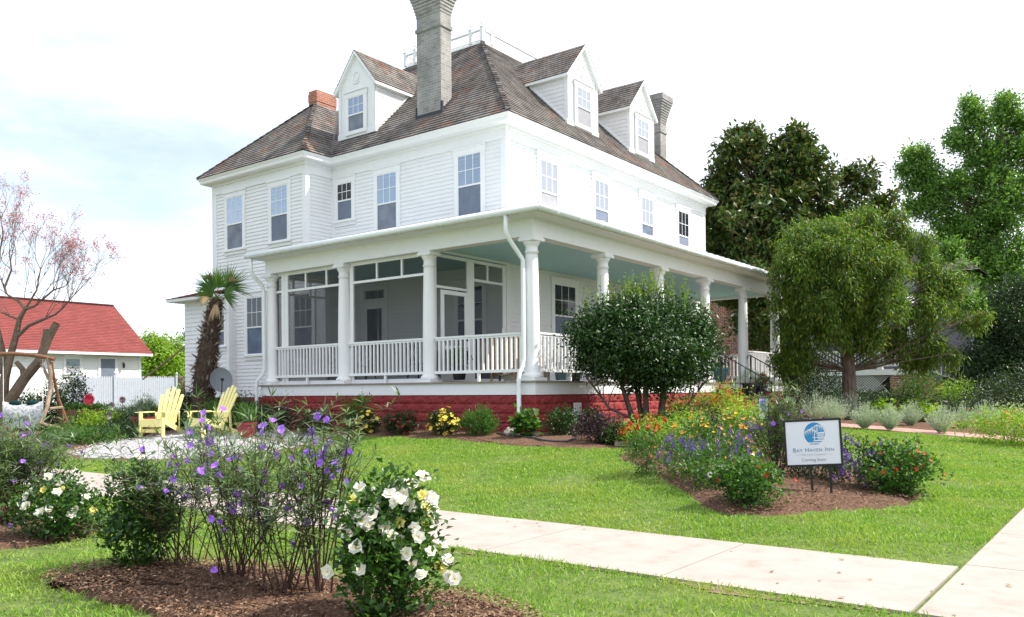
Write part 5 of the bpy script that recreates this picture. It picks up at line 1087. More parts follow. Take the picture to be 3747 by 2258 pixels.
for pts, r0 in (([(62, 735, D_), (85, 728, D_), (100, 715, D_)], .045), ([(62, 735, D_), (45, 715, D_), (20, 700, D_), (12, 685, D_)], .04), ([(38, 805, D_), (70, 775, D_), (110, 758, D_), (135, 748, D_), (150, 735, D_)], .05), ([(48, 760, D_), (25, 752, D_), (0, 740, D_)], .03),
               ([(100, 715, D_), (130, 690, D_), (160, 680, D_)], .03), ([(150, 735, D_), (168, 715, D_), (182, 700, D_)], .025), ([(12, 685, D_), (30, 640, D_), (25, 600, D_)], .03), ([(62, 735, D_), (90, 690, D_), (100, 640, D_)], .03), ([(-20, 740, D_), (-10, 650, D_), (10, 560, D_)], .04)):
    P = limb(pts, r0, r0*.4); ends.append((P[-1], (P[-1]-P[0]).normalized())); ends.append((P[len(P)//2], (P[-1]-P[0]).normalized()))
def twig(p, d, L, r, dep):
    d = (d+Vector((R.gauss(0, .28), R.gauss(0, .28), R.gauss(.12, .25)))).normalized(); q = p+d*L; m_ = (p+q)/2+Vector((R.gauss(0, .04), R.gauss(0, .04), 0))*L
    mb.tube([p, m_, q], [r, r*.8, r*.6], 4, False)
    if dep <= 1 and R.random() < .10:
        n = R.randint(5, 16); c_.leaves(np.array(q)+NR.normal(0, .05, (n, 3)), rnd_dirs(n), rnd_dirs(n), .045, .035)
    if dep > 0:
        for k in range(R.choice((2, 2, 3))): twig(q, d, L*R.uniform(.68, .9), r*.62, dep-1)
for p, d in ends:
    for k in range(2): twig(p, (d+Vector((0, 0, .7))).normalized(), .44, .011, 5)
for px, py in ((5, 600), (15, 500), (40, 560), (60, 640), (90, 600), (130, 640), (180, 660)):
    p = Vector(P3(px, py+70, D_)); twig(p, Vector((0, 0, 1)), .5, .010, 5)
mb.build('trunk', darkbark, t); c_.build('seed_clusters', pinkp, t)

# ================================================================== LEFT SIDE: PALM, CHAIRS, SWING, GARAGE
pb = at(486, 21.0, -.05); t = empty('palm_tree', pb, 'shaggy trunked fan palm at the left corner of the inn', 'palm tree')
tk = [pb, Vector(P3(490, 930, 21)), Vector(P3(497, 870, 21)), Vector(P3(508, 800, 21)), Vector(P3(516, 750, 21)), Vector(P3(523, 712, 21))]
mb = MB(); mb.tube(tk, [.25, .26, .25, .20, .16, .10], 18, False); mb.build('trunk', ramp_mat('palm_fibre', 'noise', [(.3, (.03, .02, .014)), (.55, (.09, .065, .048)), (.75, (.20, .15, .12))], .95, scale=(1, 1, .35), nscale=26, bump=1.0, bdist=.04), t, smooth=True)
c_ = Cloud(); PP = []; DD = []; c3 = Cloud(); PS = []; DS = []
for i in range(2600):
    u = R.uniform(0, 4.9); j = int(u); p = tk[j].lerp(tk[j+1], u-j); rr = [.25, .26, .25, .20, .16, .10][j]*(1-(u-j))+[.25, .26, .25, .20, .16, .10][j+1]*(u-j); a = R.uniform(0, 6.28); d = Vector((math.cos(a), math.sin(a), 0))
    PP.append(tuple(p+d*rr*.92)); DD.append(tuple(d*.7+Vector((R.gauss(0, .2), R.gauss(0, .2), R.uniform(-.9, .8)))))
    if i < 190 and u > .6: PS.append(tuple(p+d*rr*.9)); DS.append(tuple(d*.75+Vector((0, 0, R.uniform(.1, 1.0) if R.random() < .75 else -.8))))
c_.leaves(np.array(PP), np.array(DD), rnd_dirs(len(PP)), NR.uniform(.05, .13, len(PP)), .016, long=True, droop=.2); c_.build('trunk_fibres', G('fibre', [(.04, .028, .02), (.10, .07, .05), (.16, .12, .09)], .9, 0), t)
c3.leaves(np.array(PS), np.array(DS), rnd_dirs(len(PS)), NR.uniform(.14, .26, len(PS)), .05, long=True); c3.build('cut_frond_stubs', G('stub', [(.30, .26, .22), (.16, .12, .10), (.42, .38, .33)], .9, 0), t)
fc = Cloud(); dc = Cloud(); mb = MB(); top = tk[-1]
def frond(dr, ln, rad, cl, n=34, spread=2.3, dry=0.0):
    dr = Vector(dr).normalized(); e = top+dr*ln; mb.tube(curve_pts(top, e, .04, 4), [.016, .013, .011, .009, .008], 5, False)
    nn = (tw+Vector((R.uniform(-.5, .5), R.uniform(-.5, .5), R.uniform(-.3, .3)))).normalized(); sd = dr.cross(nn).normalized(); nn = sd.cross(dr).normalized()
    P = []; Q = []
    for i in range(n):
        a = -spread/2+spread*i/(n-1)+R.uniform(-.02, .02); P.append(tuple(e)); Q.append(tuple(dr*math.cos(a)+sd*math.sin(a)+nn*.12*math.cos(a*3)))
    cl.leaves(np.array(P), np.array(Q), np.tile(np.array(nn), (n, 1))+rnd_dirs(n)*.15, rad*NR.uniform(.72, 1.15, n), .024, long=True, droop=.05+dry)
rt = _r; bk = -_f
for (r_, u_, b_, ln, rad) in ((.8, .75, .1, .40, .66), (.25, 1.1, .2, .26, .60), (-.4, 1.0, .1, .2, .62), (-.75, .45, .2, .10, .52), (.9, .25, .3, .22, .52)) if 1 else ((.8, .55, .1, .30, .60), (.62, .85, -.3, .34, .58), (.95, .15, .2, .26, .52), (-.55, .75, .2, .26, .50), (-.8, .3, .0, .24, .46), (.1, .7, .6, .22, .42), (.5, -.1, .5, .2, .42), (-.2, 1, -.3, .25, .5), (.0, .2, .8, .2, .38)):
    frond(rt*r_+Vector((0, 0, u_))+bk*b_, ln, rad, fc)
for (r_, u_, b_, ln, rad) in ((-.42, 1.2, .1, .45, .42), (.1, -.6, .5, .15, .4), (.75, .8, .3, .55, .35), (-.5, .0, .4, .15, .3)):
    frond(rt*r_+Vector((0, 0, u_))+bk*b_, ln, rad, dc, 16, .9, .5)
fc.build('fronds', palml, t); dc.build('dry_fronds', dryl, t); mb.build('frond_stalks', gstem, t)
# ---- adirondack chairs
def adirondack(m):
    t = bpy.data.objects.new('garden_chair', None); COL.objects.link(t)
    mb = MB()
    for i in range(6): y = -.30+i*.095; z = .40-.035*i; mb.obox((0, y, z), (.27, 0, 0), (0, .042, -.015), (0, .003, .009))
    mb.build('seat', m, t)
    mb = MB(); tilt = .42; hs = (.78, .92, .98, .92, .78)
    for i, h in enumerate(hs):
        x0 = (i-2)*.098; fan = (i-2)*.045; a = Vector((x0, .20, .25)); u = Vector((fan, math.sin(tilt), math.cos(tilt))).normalized(); sx = Vector((1, 0, -fan)).normalized()*.046; nn = u.cross(sx).normalized()*.01
        b = a+u*h; mb.face([a-sx-nn, a+sx-nn, b+sx-nn, b-sx-nn][::-1]); mb.face([a-sx+nn, a+sx+nn, b+sx+nn, b-sx+nn]); mb.face([a-sx-nn, b-sx-nn, b-sx+nn, a-sx+nn][::-1]); mb.face([a+sx-nn, b+sx-nn, b+sx+nn, a+sx+nn])
        for k in range(6):      # rounded top
            t0, t1 = math.pi*k/6, math.pi*(k+1)/6; q = lambda th, s_: b+sx*math.cos(th)+u*.046*math.sin(th)+nn*s_
            mb.face([b-nn, q(t0, -1), q(t1, -1)][::-1]); mb.face([b+nn, q(t0, 1), q(t1, 1)]); mb.face([q(t0, -1), q(t0, 1), q(t1, 1), q(t1, -1)])
    u = Vector((0, math.sin(tilt), math.cos(tilt)))
    for s_, w_ in ((.12, .25), (.52, .27)): mb.bar(Vector((-w_, .235, .25))+u*s_, Vector((w_, .235, .25))+u*s_, .03, .06)
    mb.build('backrest', m, t)
    for s_ in (-1, 1):
        mb = MB(); mb.obox((s_*.33, -.10, .58), (.065, 0, 0), (0, .31, .0), (0, 0, .011)); mb.face([(s_*.28, -.36, .57), (s_*.30, -.36, .45), (s_*.32, -.36, .57)]); mb.build('armrest', m, t)
        mb = MB(); mb.box(s_*.27, s_*.30, -.40, -.29, 0, .57); mb.build('leg', m, t)
        mb = MB(); mb.bar((s_*.28, -.36, .40), (s_*.28, .55, .06), .025, .12); mb.bar((s_*.28, .36, .12), (s_*.30, .32, .57), .025, .07); mb.build('leg', m, t)
    mb = MB(); mb.box(-.27, .27, -.415, -.395, .24, .40); mb.box(-.27, .27, -.30, -.28, .10, .18); mb.build('front_rail', m, t)
    return t
def face_dir(o, v): o.rotation_euler = (0, 0, math.atan2(v.y, v.x)+math.pi/2)
def cdir(o, deg):
    c = (CAM-o.location); c.z = 0; c.normalize(); l = Vector((c.y, -c.x, 0)); l = l if l.dot(lf) > 0 else -l; a = math.radians(deg); face_dir(o, c*math.cos(a)+l*math.sin(a))
ch1 = adirondack(yellow); ch1.location = at(385, 18.6, .045); cdir(ch1, 32); ch1.scale = (.93, .93, .93)
tag(ch1, 'yellow slatted garden chair on the gravel, left of two and turned toward the sidewalk', 'garden chair', 'yellow garden chairs on the gravel patio')
ch2 = copy_tree(ch1); ch2.location = at(505, 17.9, .045); cdir(ch2, 58); tag(ch2, 'yellow slatted garden chair on the gravel, seen from the side in front of the palm')
# white chairs on the porch
ch3 = adirondack(trimw); ch3.location = (10.2, 1.25, .27); face_dir(ch3, Vector((0, -1, 0))); tag(ch3, 'white slatted chair on the porch behind the teal pot by the steps', 'porch chair', 'white chairs on the front porch')
ch4 = copy_tree(ch3); ch4.location = (1.9, 1.5, .27); face_dir(ch4, Vector((.5, -1, 0))); tag(ch4, 'white slatted chair on the porch beside the near corner column')
# ---- swing frame with hammock
D_ = 20.0; sw = empty('garden_swing', at(110, D_), 'wooden arched hammock swing frame at the left edge', 'swing')
mb = MB(); mb.tube([P3(x, 842+.00115*(x-20)**2, D_) for x in range(-60, 142, 12)], .048, 8); mb.build('top_beam', woodr, sw)
def leg(pts, m, r): mb = MB(); mb.tube([P3(*p) for p in pts], r, 8); mb.build('leg', m, sw)
leg([(116, 850, D_), (122, 890, D_), (121, 930, D_), (113, 970, D_-.3), (97, 1012, D_-.5)], wood, .05); leg([(124, 862, D_+.1), (130, 900, D_+.2), (140, 950, D_+.4), (158, 1000, D_+.5), (176, 1034, D_+.5)], woodr, .038)
leg([(-70, 850, D_), (-85, 900, D_), (-80, 960, D_), (-60, 1015, D_)], wood, .06)
mb = MB(); mb.tube([P3(100, 866, D_), P3(118, 905, D_)], .035, 6); mb.tube([P3(118, 975, D_), P3(150, 972, D_+.4)], .035, 6); mb.tube([P3(97, 1010, D_-.4), P3(176, 1032, D_+.5)], .04, 6); mb.build('brace', wood, sw)
hm = MB(); nU, nV = 10, 14
def hp(u, v): q = pt(6+98*u, 956+52*v*v+8*math.sin(math.pi*u)+6*v, D_-.2-.5*v*(1-v)-.25*v); return q
for i in range(nU):
    for j in range(nV): hm.face([hp(i/nU, j/nV), hp((i+1)/nU, j/nV), hp((i+1)/nU, (j+1)/nV), hp(i/nU, (j+1)/nV)])
netm = ramp_mat('hammock_net', 'voronoi', [(.2, (.22, .23, .24)), (.7, (.48, .50, .52))], .9, nscale=26); hm.build('hammock', netm, sw)
pm = mat('dark_green_cloth', (.008, .035, .03), .8, .1)
for x in (36, 78):
    mb = MB(); a = pt(x-14, 962, D_-.28); b = pt(x+15, 961, D_-.28); mb.tube([a.lerp(b, k/6) for k in range(7)], [.02, .06, .07, .07, .07, .06, .02], 10); mb.build('pillow', pm, sw, smooth=True)
mb = MB(); mb.tube([P3(8, 956, D_-.2), P3(8, 850, D_)], .006, 4); mb.tube([P3(103, 958, D_-.2), P3(104, 852, D_)], .006, 4); mb.build('rope', trimw, sw)
# ---- garage with red roof
ga = empty('garage', (3, 29, -.75), 'low white outbuilding with a bright red shingle roof at far left', 'building')
gy = 29.0; mb = MB(); mb.courses((-6, gy, -.75), (8.05, gy, -.75), (8.05, gy, 2.1), (-6, gy, 2.1), .22, .014, (0, -1, 0)); mb.face([(8.05, gy, -.75), (8.05, gy+6.4, -.75), (8.05, gy+6.4, 2.1), (8.05, gy+3.2, 4.3), (8.05, gy, 2.1)]); mb.box(7.95, 8.07, gy-.03, gy+.1, -.75, 2.1)
mb.build('wall', white, ga)
mb = MB(); mb.courses((-6.5, gy-.45, 1.98), (8.42, gy-.45, 1.98), (8.42, gy+3.2, 4.52), (-6.5, gy+3.2, 4.52), .14, .012, (0, -.57, .82)); mb.courses((8.42, gy+6.85, 1.98), (-6.5, gy+6.85, 1.98), (-6.5, gy+3.2, 4.52), (8.42, gy+3.2, 4.52), .14, .012, (0, .57, .82)); mb.bar((-6.5, gy+3.2, 4.55), (8.42, gy+3.2, 4.55), .25, .03); mb.build('roof', rshingle, ga)
mb = MB(); mb.box(-6.5, 8.42, gy-.46, gy-.43, 1.86, 1.97); mb.bar((8.4, gy-.44, 1.90), (8.4, gy+3.2, 4.42), .05, .12)
for i in range(22): x = -5.8+i*.6; mb.box(x, x+.06, gy-.42, gy, 1.84, 1.93) if x < 5.4 else None
mb.build('eave_trim', trimw, ga)
mb = MB(); mb.box(6.12, 6.80, gy-.05, gy-.02, -.7, 1.70); Dg = mb.build('door', mat('grey_door', (.20, .22, .27), .5), ga); mb = MB(); mb.box(6.22, 6.70, gy-.06, gy-.05, .9, 1.6); mb.build('pane', insectm, Dg); mb = MB(); mb.box(6.72, 6.76, gy-.09, gy-.05, .3, .42); mb.build('handle', black, Dg)
mb = MB(); mb.box(6.02, 6.12, gy-.06, gy, -.7, 1.8); mb.box(6.80, 6.90, gy-.06, gy, -.7, 1.8); mb.box(6.12, 6.80, gy-.06, gy, 1.70, 1.8); mb.build('door_frame', trimw, ga)
window(ga, 'y', gy-.01, 4.55, 5.22, 1.0, 1.68, 1.3, top='blind', bot='lit', cols=1, rows=1, cw=.07)
mb = MB(); mb.box(1.0, 3.6, gy-.04, gy-.01, -.75, 1.45); mb.box(1.0, 3.6, gy-.05, gy-.04, .3, .34); mb.build('garage_door', trimw, ga)
mb = MB(); mb.tube([(7.15, gy-.02, 1.5), (7.15, gy-.16, 1.56), (7.15, gy-.16, 1.5)], .015, 6); mb.lathe([(.02, 1.28), (.055, 1.31), (.06, 1.47), (.02, 1.52)], (7.15, gy-.16, 0), 8); mb.build('wall_lamp', black, ga)
# ---- picket fence
fe = empty('picket_fence', (5, 25, -.75), 'white picket privacy fence in front of the red roofed garage', 'fence'); fw = mat('fence_white_in_shade', (.42, .45, .53), .6, .2, var=.08, vscale=8)  # shade over the white pickets is put into this grey-blue colour
mb = MB(); x = 2.6
while x < 7.5:
    top_ = .80 if x > 3.15 else .45; mb.box(x, x+.088, 24.985, 25.0, -.75, top_-.06); mb.face([(x, 24.985, top_-.06), (x+.088, 24.985, top_-.06), (x+.066, 24.985, top_), (x+.022, 24.985, top_)]); mb.box(x+.022, x+.066, 24.986, 25.0, top_-.03, top_+.02); x += .098 if x > 0 else .1
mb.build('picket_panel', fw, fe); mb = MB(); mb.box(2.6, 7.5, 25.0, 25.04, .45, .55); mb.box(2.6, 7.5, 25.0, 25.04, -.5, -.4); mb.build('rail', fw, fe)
for x in (3.1, 4.72, 7.5):
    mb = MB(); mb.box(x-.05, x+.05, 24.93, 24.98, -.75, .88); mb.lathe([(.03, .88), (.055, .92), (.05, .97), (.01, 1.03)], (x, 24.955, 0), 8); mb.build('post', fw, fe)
# ---- pergola with lattice behind the fence, distant trees, wire
D_ = 37; pg = empty('pergola', at(400, D_), 'grey wooden pergola with lattice sides between the fence and the inn', 'pergola'); mb = MB()
for x in (346, 372, 440, 448): a = pt(x, 1010, D_); b = pt(x, 908, D_); mb.bar(a, b, .09, .09)
for y in (905, 912): mb.bar(P3(343, y, D_), P3(455, y-2, D_), .06, .08)
for k in range(9): mb.bar(P3(343+k*13, 900, D_), P3(352+k*13, 904, D_+2.5), .05, .07)
mb.build('frame', wood, pg); mb = MB()
for x0, x1 in ((346, 372), (436, 450)):
    for k in range(8): y = 915+k*10; mb.bar(P3(x0, y, D_), P3(x1, y, D_), .02, .02)
    for k in range(4): x = x0+(x1-x0)*k/3; mb.bar(P3(x, 912, D_), P3(x, 985, D_), .02, .02)
mb.build('lattice', wood, pg)
mb = MB(); mb.tube([P3(344, 906, 32), P3(449, 826, 27)], .03, 5); tag(mb.build('slanted_pole', wood), 'thin grey slanted pole running from the pergola up to the inn', 'pole')
tree('distant_tree', 'yellow green tree far beyond the pergola', 'tree', at(385, 62), [at(385, 62), pt(385, 880, 62)], [.2, .12], [lobe(378, 850, 62, 1.6, 1.5, 1.5, 70), lobe(410, 868, 62, 1.8, 1.5, 1.1, 60), lobe(385, 885, 62, 2.8, 1.5, 1.1, 90), lobe(372, 822, 62, .8, .8, .6, 24)], 16, limel, .24, .13, .3, shell=.3)
tree('distant_tree', 'dark conifer far beyond the pergola beside the inn wall', 'tree', at(444, 66), [at(444, 66), pt(444, 880, 66)], [.2, .12], [lobe(444, 850, 66, 1.0, 1.5, 1.6, 60), lobe(436, 880, 66, 1.6, 1.5, 1.2, 60)], 16, darkl, .24, .13, .3, shell=.3)
for (px, D, h, n_, lab) in ((60, 90, 3.0, 500, 'at far left behind the garage'), (400, 85, 2.2, 380, 'behind the pergola')):
    loc = at(px, D); c_ = Cloud(); P = NR.uniform(-1, 1, (n_, 3))*np.array([1, 1, 1]); Q = np.array(loc)+P[:, :1]*np.array([[_r.x, _r.y, 0]])*22+P[:, 1:2]*np.array([[_f.x, _f.y, 0]])*3+np.abs(P[:, 2:3])*np.array([[0, 0, h]]); Q = np.repeat(Q, 12, 0)+NR.normal(0, .35, (n_*12, 3))
    c_.leaves(Q, rnd_dirs(len(Q)), rnd_dirs(len(Q)), .5, .3); tag(c_.build('far_treeline', midl), 'low distant line of trees '+lab, 'trees', kind='stuff')
# ---- planters, pots, lamps and ornaments in the left garden
def pot(name, label, loc, r, h, m, plant=None, cat='flower pot', group=None, **k):
    t = empty(name, loc, label, cat, group); mb = MB(); mb.lathe([(r*.7, 0), (r*.74, h*.05), (r*.97, h*.85), (r*1.08, h*.86), (r*1.08, h), (r*.95, h), (r*.9, h*.9), (.01, h*.9)], loc, 20); mb.build('pot', m, t, smooth=False)
    if plant:
        P, d = dome_clusters(k.get('ncl', 40), k.get('pr', r*1.2), k.get('ph', .35)); P[:, 2] += h*.85; per = 10; Q = np.repeat(P, per, 0)+NR.normal(0, .04, (len(P)*per, 3)); c_ = Cloud(); D = rnd_dirs(len(Q))+np.array([0, 0, k.get('up', .5)])
        c_.leaves(Q+np.array(loc), D, rnd_dirs(len(Q))+np.array([0, 0, .6]), k.get('L', .06)*NR.uniform(.7, 1.2, len(Q)), k.get('Wd', .03), long=True, droop=.2); c_.build('foliage', plant, t)
        if k.get('fl'):
            Q = P[NR.choice(len(P), 14)]*1.05; c2 = Cloud()
            for g_ in petal_flower(None, Q+np.array(loc), rnd_dirs(14)+np.array([-.5, -.3, .6]), .06): c2.add(*g_)
            c2.build('blossoms', k['fl'], t)
    return t
tealm = mat('teal_glaze', (.06, .17, .17), .35, .5, var=.1); blackp = mat('black_plastic', (.02, .02, .025), .4, .4); redp = mat('dark_red_pot', (.22, .03, .035), .4, .4); greenp = mat('green_pot', (.20, .36, .27), .35, .5)
pot('flower_pot', 'large teal pot with a tall plant at the top of the front steps', (9.45, .35, .27), .22, .42, tealm, darkl, group='pots around the porch', ncl=14, ph=.6, L=.22, Wd=.03, up=1.4)
pot('flower_pot', 'black pot of silvery grass on the front steps', (9.3, -.55, -.09), .20, .33, blackp, sagel, group='pots around the porch', ncl=50, ph=.4, L=.12, Wd=.012, up=1.5)
pot('flower_pot', 'dark pot of red flowered greenery on the right of the front steps', (10.35, -.5, -.09), .16, .26, blackp, midl, group='pots around the porch', ncl=50, ph=.4, fl=rpet)
pot('flower_pot', 'blue grey pot on casters behind the front railing near the corner', (2.0, .75, .30), .17, .34, mat('blue_pot', (.10, .17, .20), .3, .5), darkl, group='pots around the porch', ph=.5, L=.12, Wd=.03)
pot('flower_pot', 'black pot beside the blue grey one behind the front railing', (2.5, .75, .28), .17, .32, blackp, darkl, group='pots around the porch', ph=.5, L=.14, Wd=.02, up=1.2)
pot('flower_pot', 'dark pot of bright green leaves on a wheeled stand beside the screen door', (.62, 2.45, .32), .17, .3, blackp, midl, group='pots around the porch', ncl=60, ph=.42, L=.1, Wd=.06)
pot('flower_pot', 'dark red pot behind the left yellow chair', at(345, 19.4, .04), .28, .40, redp, darkl, ncl=50, ph=.4, L=.16, Wd=.01, up=1.5, group='pots on the gravel patio')
pot('flower_pot', 'dark red pot beside the right yellow chair', at(592, 17.0, .04), .20, .34, redp, midl, ncl=24, ph=.35, L=.2, Wd=.010, up=1.5, group='pots on the gravel patio')
pot('flower_pot', 'pale green glazed pot between the two yellow chairs', at(466, 17.9, .04), .20, .36, greenp, darkl, group='pots on the gravel patio', ph=.2)
pl = empty('planter_box', at(205, 22.5), 'long dark wooden planter box full of low greenery', 'planter'); a = at(160, 22.5); b = at(232, 22.0); mb = MB(); mb.bar(a+Vector((0, 0, .26)), b+Vector((0, 0, .26)), .5, .52); mb.build('box', woodr, pl)
c_ = Cloud(); P = np.array([tuple(a.lerp(b, R.random())+Vector((R.gauss(0, .15), R.gauss(0, .15), .52+R.uniform(0, .12)))) for _ in range(900)]); c_.leaves(P, rnd_dirs(900)+np.array([0, 0, .8]), rnd_dirs(900), .09, .04); c_.build('foliage', midl, pl)
for px, D, h, lab in ((262, 20.0, .52, 'near path lamp among the left plants, lower of two'), (268, 21.4, .66, 'far path lamp among the left plants, taller of two')):
    p = at(px, D); t = empty('path_lamp', p, lab, 'garden lamp', 'path lamps in the left garden'); mb = MB(); mb.tube([p, p+Vector((0, 0, h-.12))], .012, 6); mb.build('pole', black, t); mb = MB(); mb.lathe([(.045, h-.14), (.055, h-.02)], p, 8); mb.build('lamp_glass', mat('lamp_glass', (.5, .5, .45), .2, .5), t); mb = MB(); mb.lathe([(.10, h-.02), (.03, h+.04), (.01, h+.07)], p, 10); mb.lathe([(.06, h-.16), (.06, h-.14)], p, 8); mb.build('lamp_cap', black, t)
def spinner(px, py, D, r, m, lab):
    p = at(px, D); z = zat(py, D); t = empty('metal_flower', p, lab, 'garden ornament', 'metal flower ornaments'); mb = MB(); mb.tube([p, Vector((p.x, p.y, z))], .008, 5); mb.build('stake', black, t); c_ = Cloud(); C1 = Vector((p.x, p.y, z)); n = 18
    ux = _r; uz = Vector((0, 0, 1)); P = np.tile(np.array(C1), (2*n, 1)); Q = np.array([tuple(ux*math.cos(2*math.pi*k/n)+uz*math.sin(2*math.pi*k/n)+tw*(.15+.25*(k >= n))) for k in range(2*n)])
    c_.leaves(P, Q, np.tile(np.array(tw), (2*n, 1)), np.where(np.arange(2*n) < n, r, r*.65), r*.34, long=True); c_.build('flower_head', m, t)
spinner(215, 953, 21.5, .17, G('red_metal', [(.62, .02, .06), (.5, .015, .05), (.7, .05, .1)], .4, 0), 'red metal flower on a stake in front of the white fence'); spinner(295, 955, 22.5, .11, G('grey_metal', [(.12, .07, .07), (.3, .2, .2), (.5, .45, .4)], .4, 0), 'small brown metal flower on a stake by the white fence')
for px, D, r, h, lm_, lab in ((235, 20.8, .50, .55, limel, 'lime green mound left of the path lamps'), (320, 21.0, .7, .4, darkl, 'dark low plants behind the path lamps'), (285, 23, .8, .5, midl, 'loose tall greenery in front of the fence'), (200, 21, .5, .45, darkl, 'dark plants at the foot of the swing'), (155, 19, .6, .32, midl, 'low green plants between the swing and the patio'), (220, 18.3, .7, .3, midl, 'low green plants at the back edge of the gravel'), (290, 18.8, .6, .34, darkl, 'dark low plants left of the yellow chairs'),
                             (345, 22.5, .3, .75, sagel, 'wispy grey grass clump behind the left yellow chair'), (130, 22.5, .4, 1.35, darkl, 'tall leggy oleander behind the hammock swing'), (75, 22.5, .5, 1.1, darkl, 'dark shrub behind the hammock'), (178, 24, .45, 1.6, darkl, 'dark leafy standard bush in front of the garage'), (560, 20.2, .55, .85, darkl, 'dark shrubs against the inn wall right of the palm'), (605, 19.5, .5, .6, darkl, 'dark plants under the far downspout'), (455, 21.5, .5, .9, darkl, 'dark shrub at the foot of the palm'), (655, 18.6, .5, .6, darkl, 'shrub against the foundation beside the gravel'), (245, 25.5, .9, .4, darkl, 'dark greenery along the fence bottom'), (520, 19.2, .45, .7, midl, 'green plants behind the right yellow chair'), (400, 20.5, .5, .5, darkl, 'low dark plants behind the yellow chairs')):
    leafy_bush('shrub', lab, 'shrub', at(px, D), r, h, lm_, 110, 14, .08, .022 if h < .9 else .03, .08, stems=5, long=h > .9)
# satellite dish
p = at(532, 20.6); z = zat(912, 20.6); t = empty('satellite_dish', p, 'grey satellite dish on a pole beside the palm', 'satellite dish'); mb = MB(); mb.tube([p, Vector((p.x, p.y, z-.1))], .025, 8); mb.build('pole', gutterw, t); mb = MB(); dn = (tw*.8+lf*(-.35)+Vector((0, 0, .35))).normalized(); ux = dn.cross(Vector((0, 0, 1))).normalized(); uy = ux.cross(dn); C1 = Vector((p.x, p.y, z))
for i in range(4):
    for k in range(20):
        f_ = lambda i_, k_: C1+(ux*math.cos(k_*math.pi/10)*.27+uy*math.sin(k_*math.pi/10)*.33)*(i_/4)+dn*.09*((i_/4)**2)
        mb.face([f_(i, k), f_(i+1, k), f_(i+1, k+1), f_(i, k+1)])
mb.build('dish', mat('dish_grey', (.16, .18, .20), .5, .4), t, smooth=True); mb = MB(); mb.tube([C1-uy*.33+dn*.08, C1-uy*.1+dn*.35], .012, 6); mb.box(*[c for k in range(3) for c in ((C1-uy*.1+dn*.35)[k]-.03, (C1-uy*.1+dn*.35)[k]+.03)]); mb.build('receiver', black, t)
# low brick edging at the patio end, stone, bricks, hose
for k in range(7):
    p = at(600+k*17, 17.0-k*.22); mb = MB(); mb.obox(p+Vector((0, 0, .05)), _r*.10, _f*.05, Vector((0, 0, .045))); tag(mb.build('edging_brick', cbrick), 'brick in the low edging beside the gravel patio', 'brick', 'bricks edging the gravel patio')
import bmesh
def rock(name, label, loc, s, m):
    bm = bmesh.new(); bmesh.ops.create_icosphere(bm, subdivisions=3, radius=1)
    from mathutils import noise
    for v in bm.verts: v.co = Vector((v.co.x*s[0], v.co.y*s[1], v.co.z*s[2]))*(1+.25*noise.noise(v.co*1.7+Vector(loc)))
    me = bpy.data.meshes.new(name); bm.to_mesh(me); bm.free(); me.materials.append(m); o = bpy.data.objects.new(name, me); COL.objects.link(o); o.location = loc; return tag(o, label, 'stone')
rock('stone', 'pale rounded stone beside the corner downspout', at(1232, 15.1, .08), (.16, .13, .12), ramp_mat('pale_stone', 'noise', [(.3, (.26, .22, .19)), (.7, (.50, .45, .40))], .9, nscale=18))
rock('stone', 'small grey stone just right of the leafy hydrangea', at(1290, 14.9, .04), (.10, .08, .06), MATS['pale_stone'])
mb = MB(); p = at(1497, 13.4, .05); mb.obox(p, _r*.13+_f*.03, _f*.06, Vector((0, 0, .035))); tag(mb.build('loose_brick', cbrick), 'pale red loose brick at the lawn edge by the scarlet flowers', 'brick')
mb = MB(); P = [at(1195, 15.3), at(1225, 15.0), at(1262, 14.6), at(1288, 14.3), at(1306, 14.0), at(1335, 13.75), at(1362, 13.7), at(1384, 13.95), at(1388, 14.4), at(1372, 14.8)]; mb.tube([q+Vector((0, 0, .05)) for q in P], .016, 8); tag(mb.build('garden_hose', mat('hose', (.03, .045, .05), .4, .4), smooth=True), 'dark garden hose curving over the mulch by the porch corner', 'hose')
# ---- wicker loveseat on the porch
wk = ramp_mat('wicker', 'voronoi', [(.2, (.20, .13, .075)), (.8, (.36, .25, .15))], .8, nscale=55); wl = empty('wicker_loveseat', (1.0, 1.3, .27), 'curved tan wicker loveseat behind the left railing near the corner', 'loveseat')
mb = MB(); n = 22
def wp(s_, z): a = -1.1+2.2*s_; return (1.30-.62*math.cos(a), 1.42-.78*math.sin(a)/math.sin(1.1), z)
for i in range(n):
    h0, h1 = (.62+.32*math.sin(math.pi*k/n)**.6 for k in (i, i+1)); a, b = i/n, (i+1)/n
    mb.face([wp(a, .5), wp(b, .5), wp(b, .27+h1), wp(a, .27+h0)]); q = .93
mb.tube([wp(i/n, .28+.62+.32*math.sin(math.pi*i/n)**.6) for i in range(n+1)], .035, 8); mb.tube([wp(i/n, .5) for i in range(n+1)], .025, 8); mb.build('backrest', wk, wl)
mb = MB(); mb.box(.85, 1.4, .75, 2.08, .60, .68); mb.box(.88, 1.38, .8, 2.04, .68, .76); mb.build('seat', wk, wl)
for (x, y) in ((.72, 1.05), (.72, 1.65), (1.38, .75), (1.38, 1.95)): mb = MB(); mb.tube([(x, y, .27), (x+.02, y, .52)], [.022, .03], 8); mb.build('leg', wk, wl)
mb = MB(); mb.tube([wp(.1, .5), (.72, 1.35, .40), wp(.9, .5)], .02, 6); mb.build('stretcher', wk, wl)
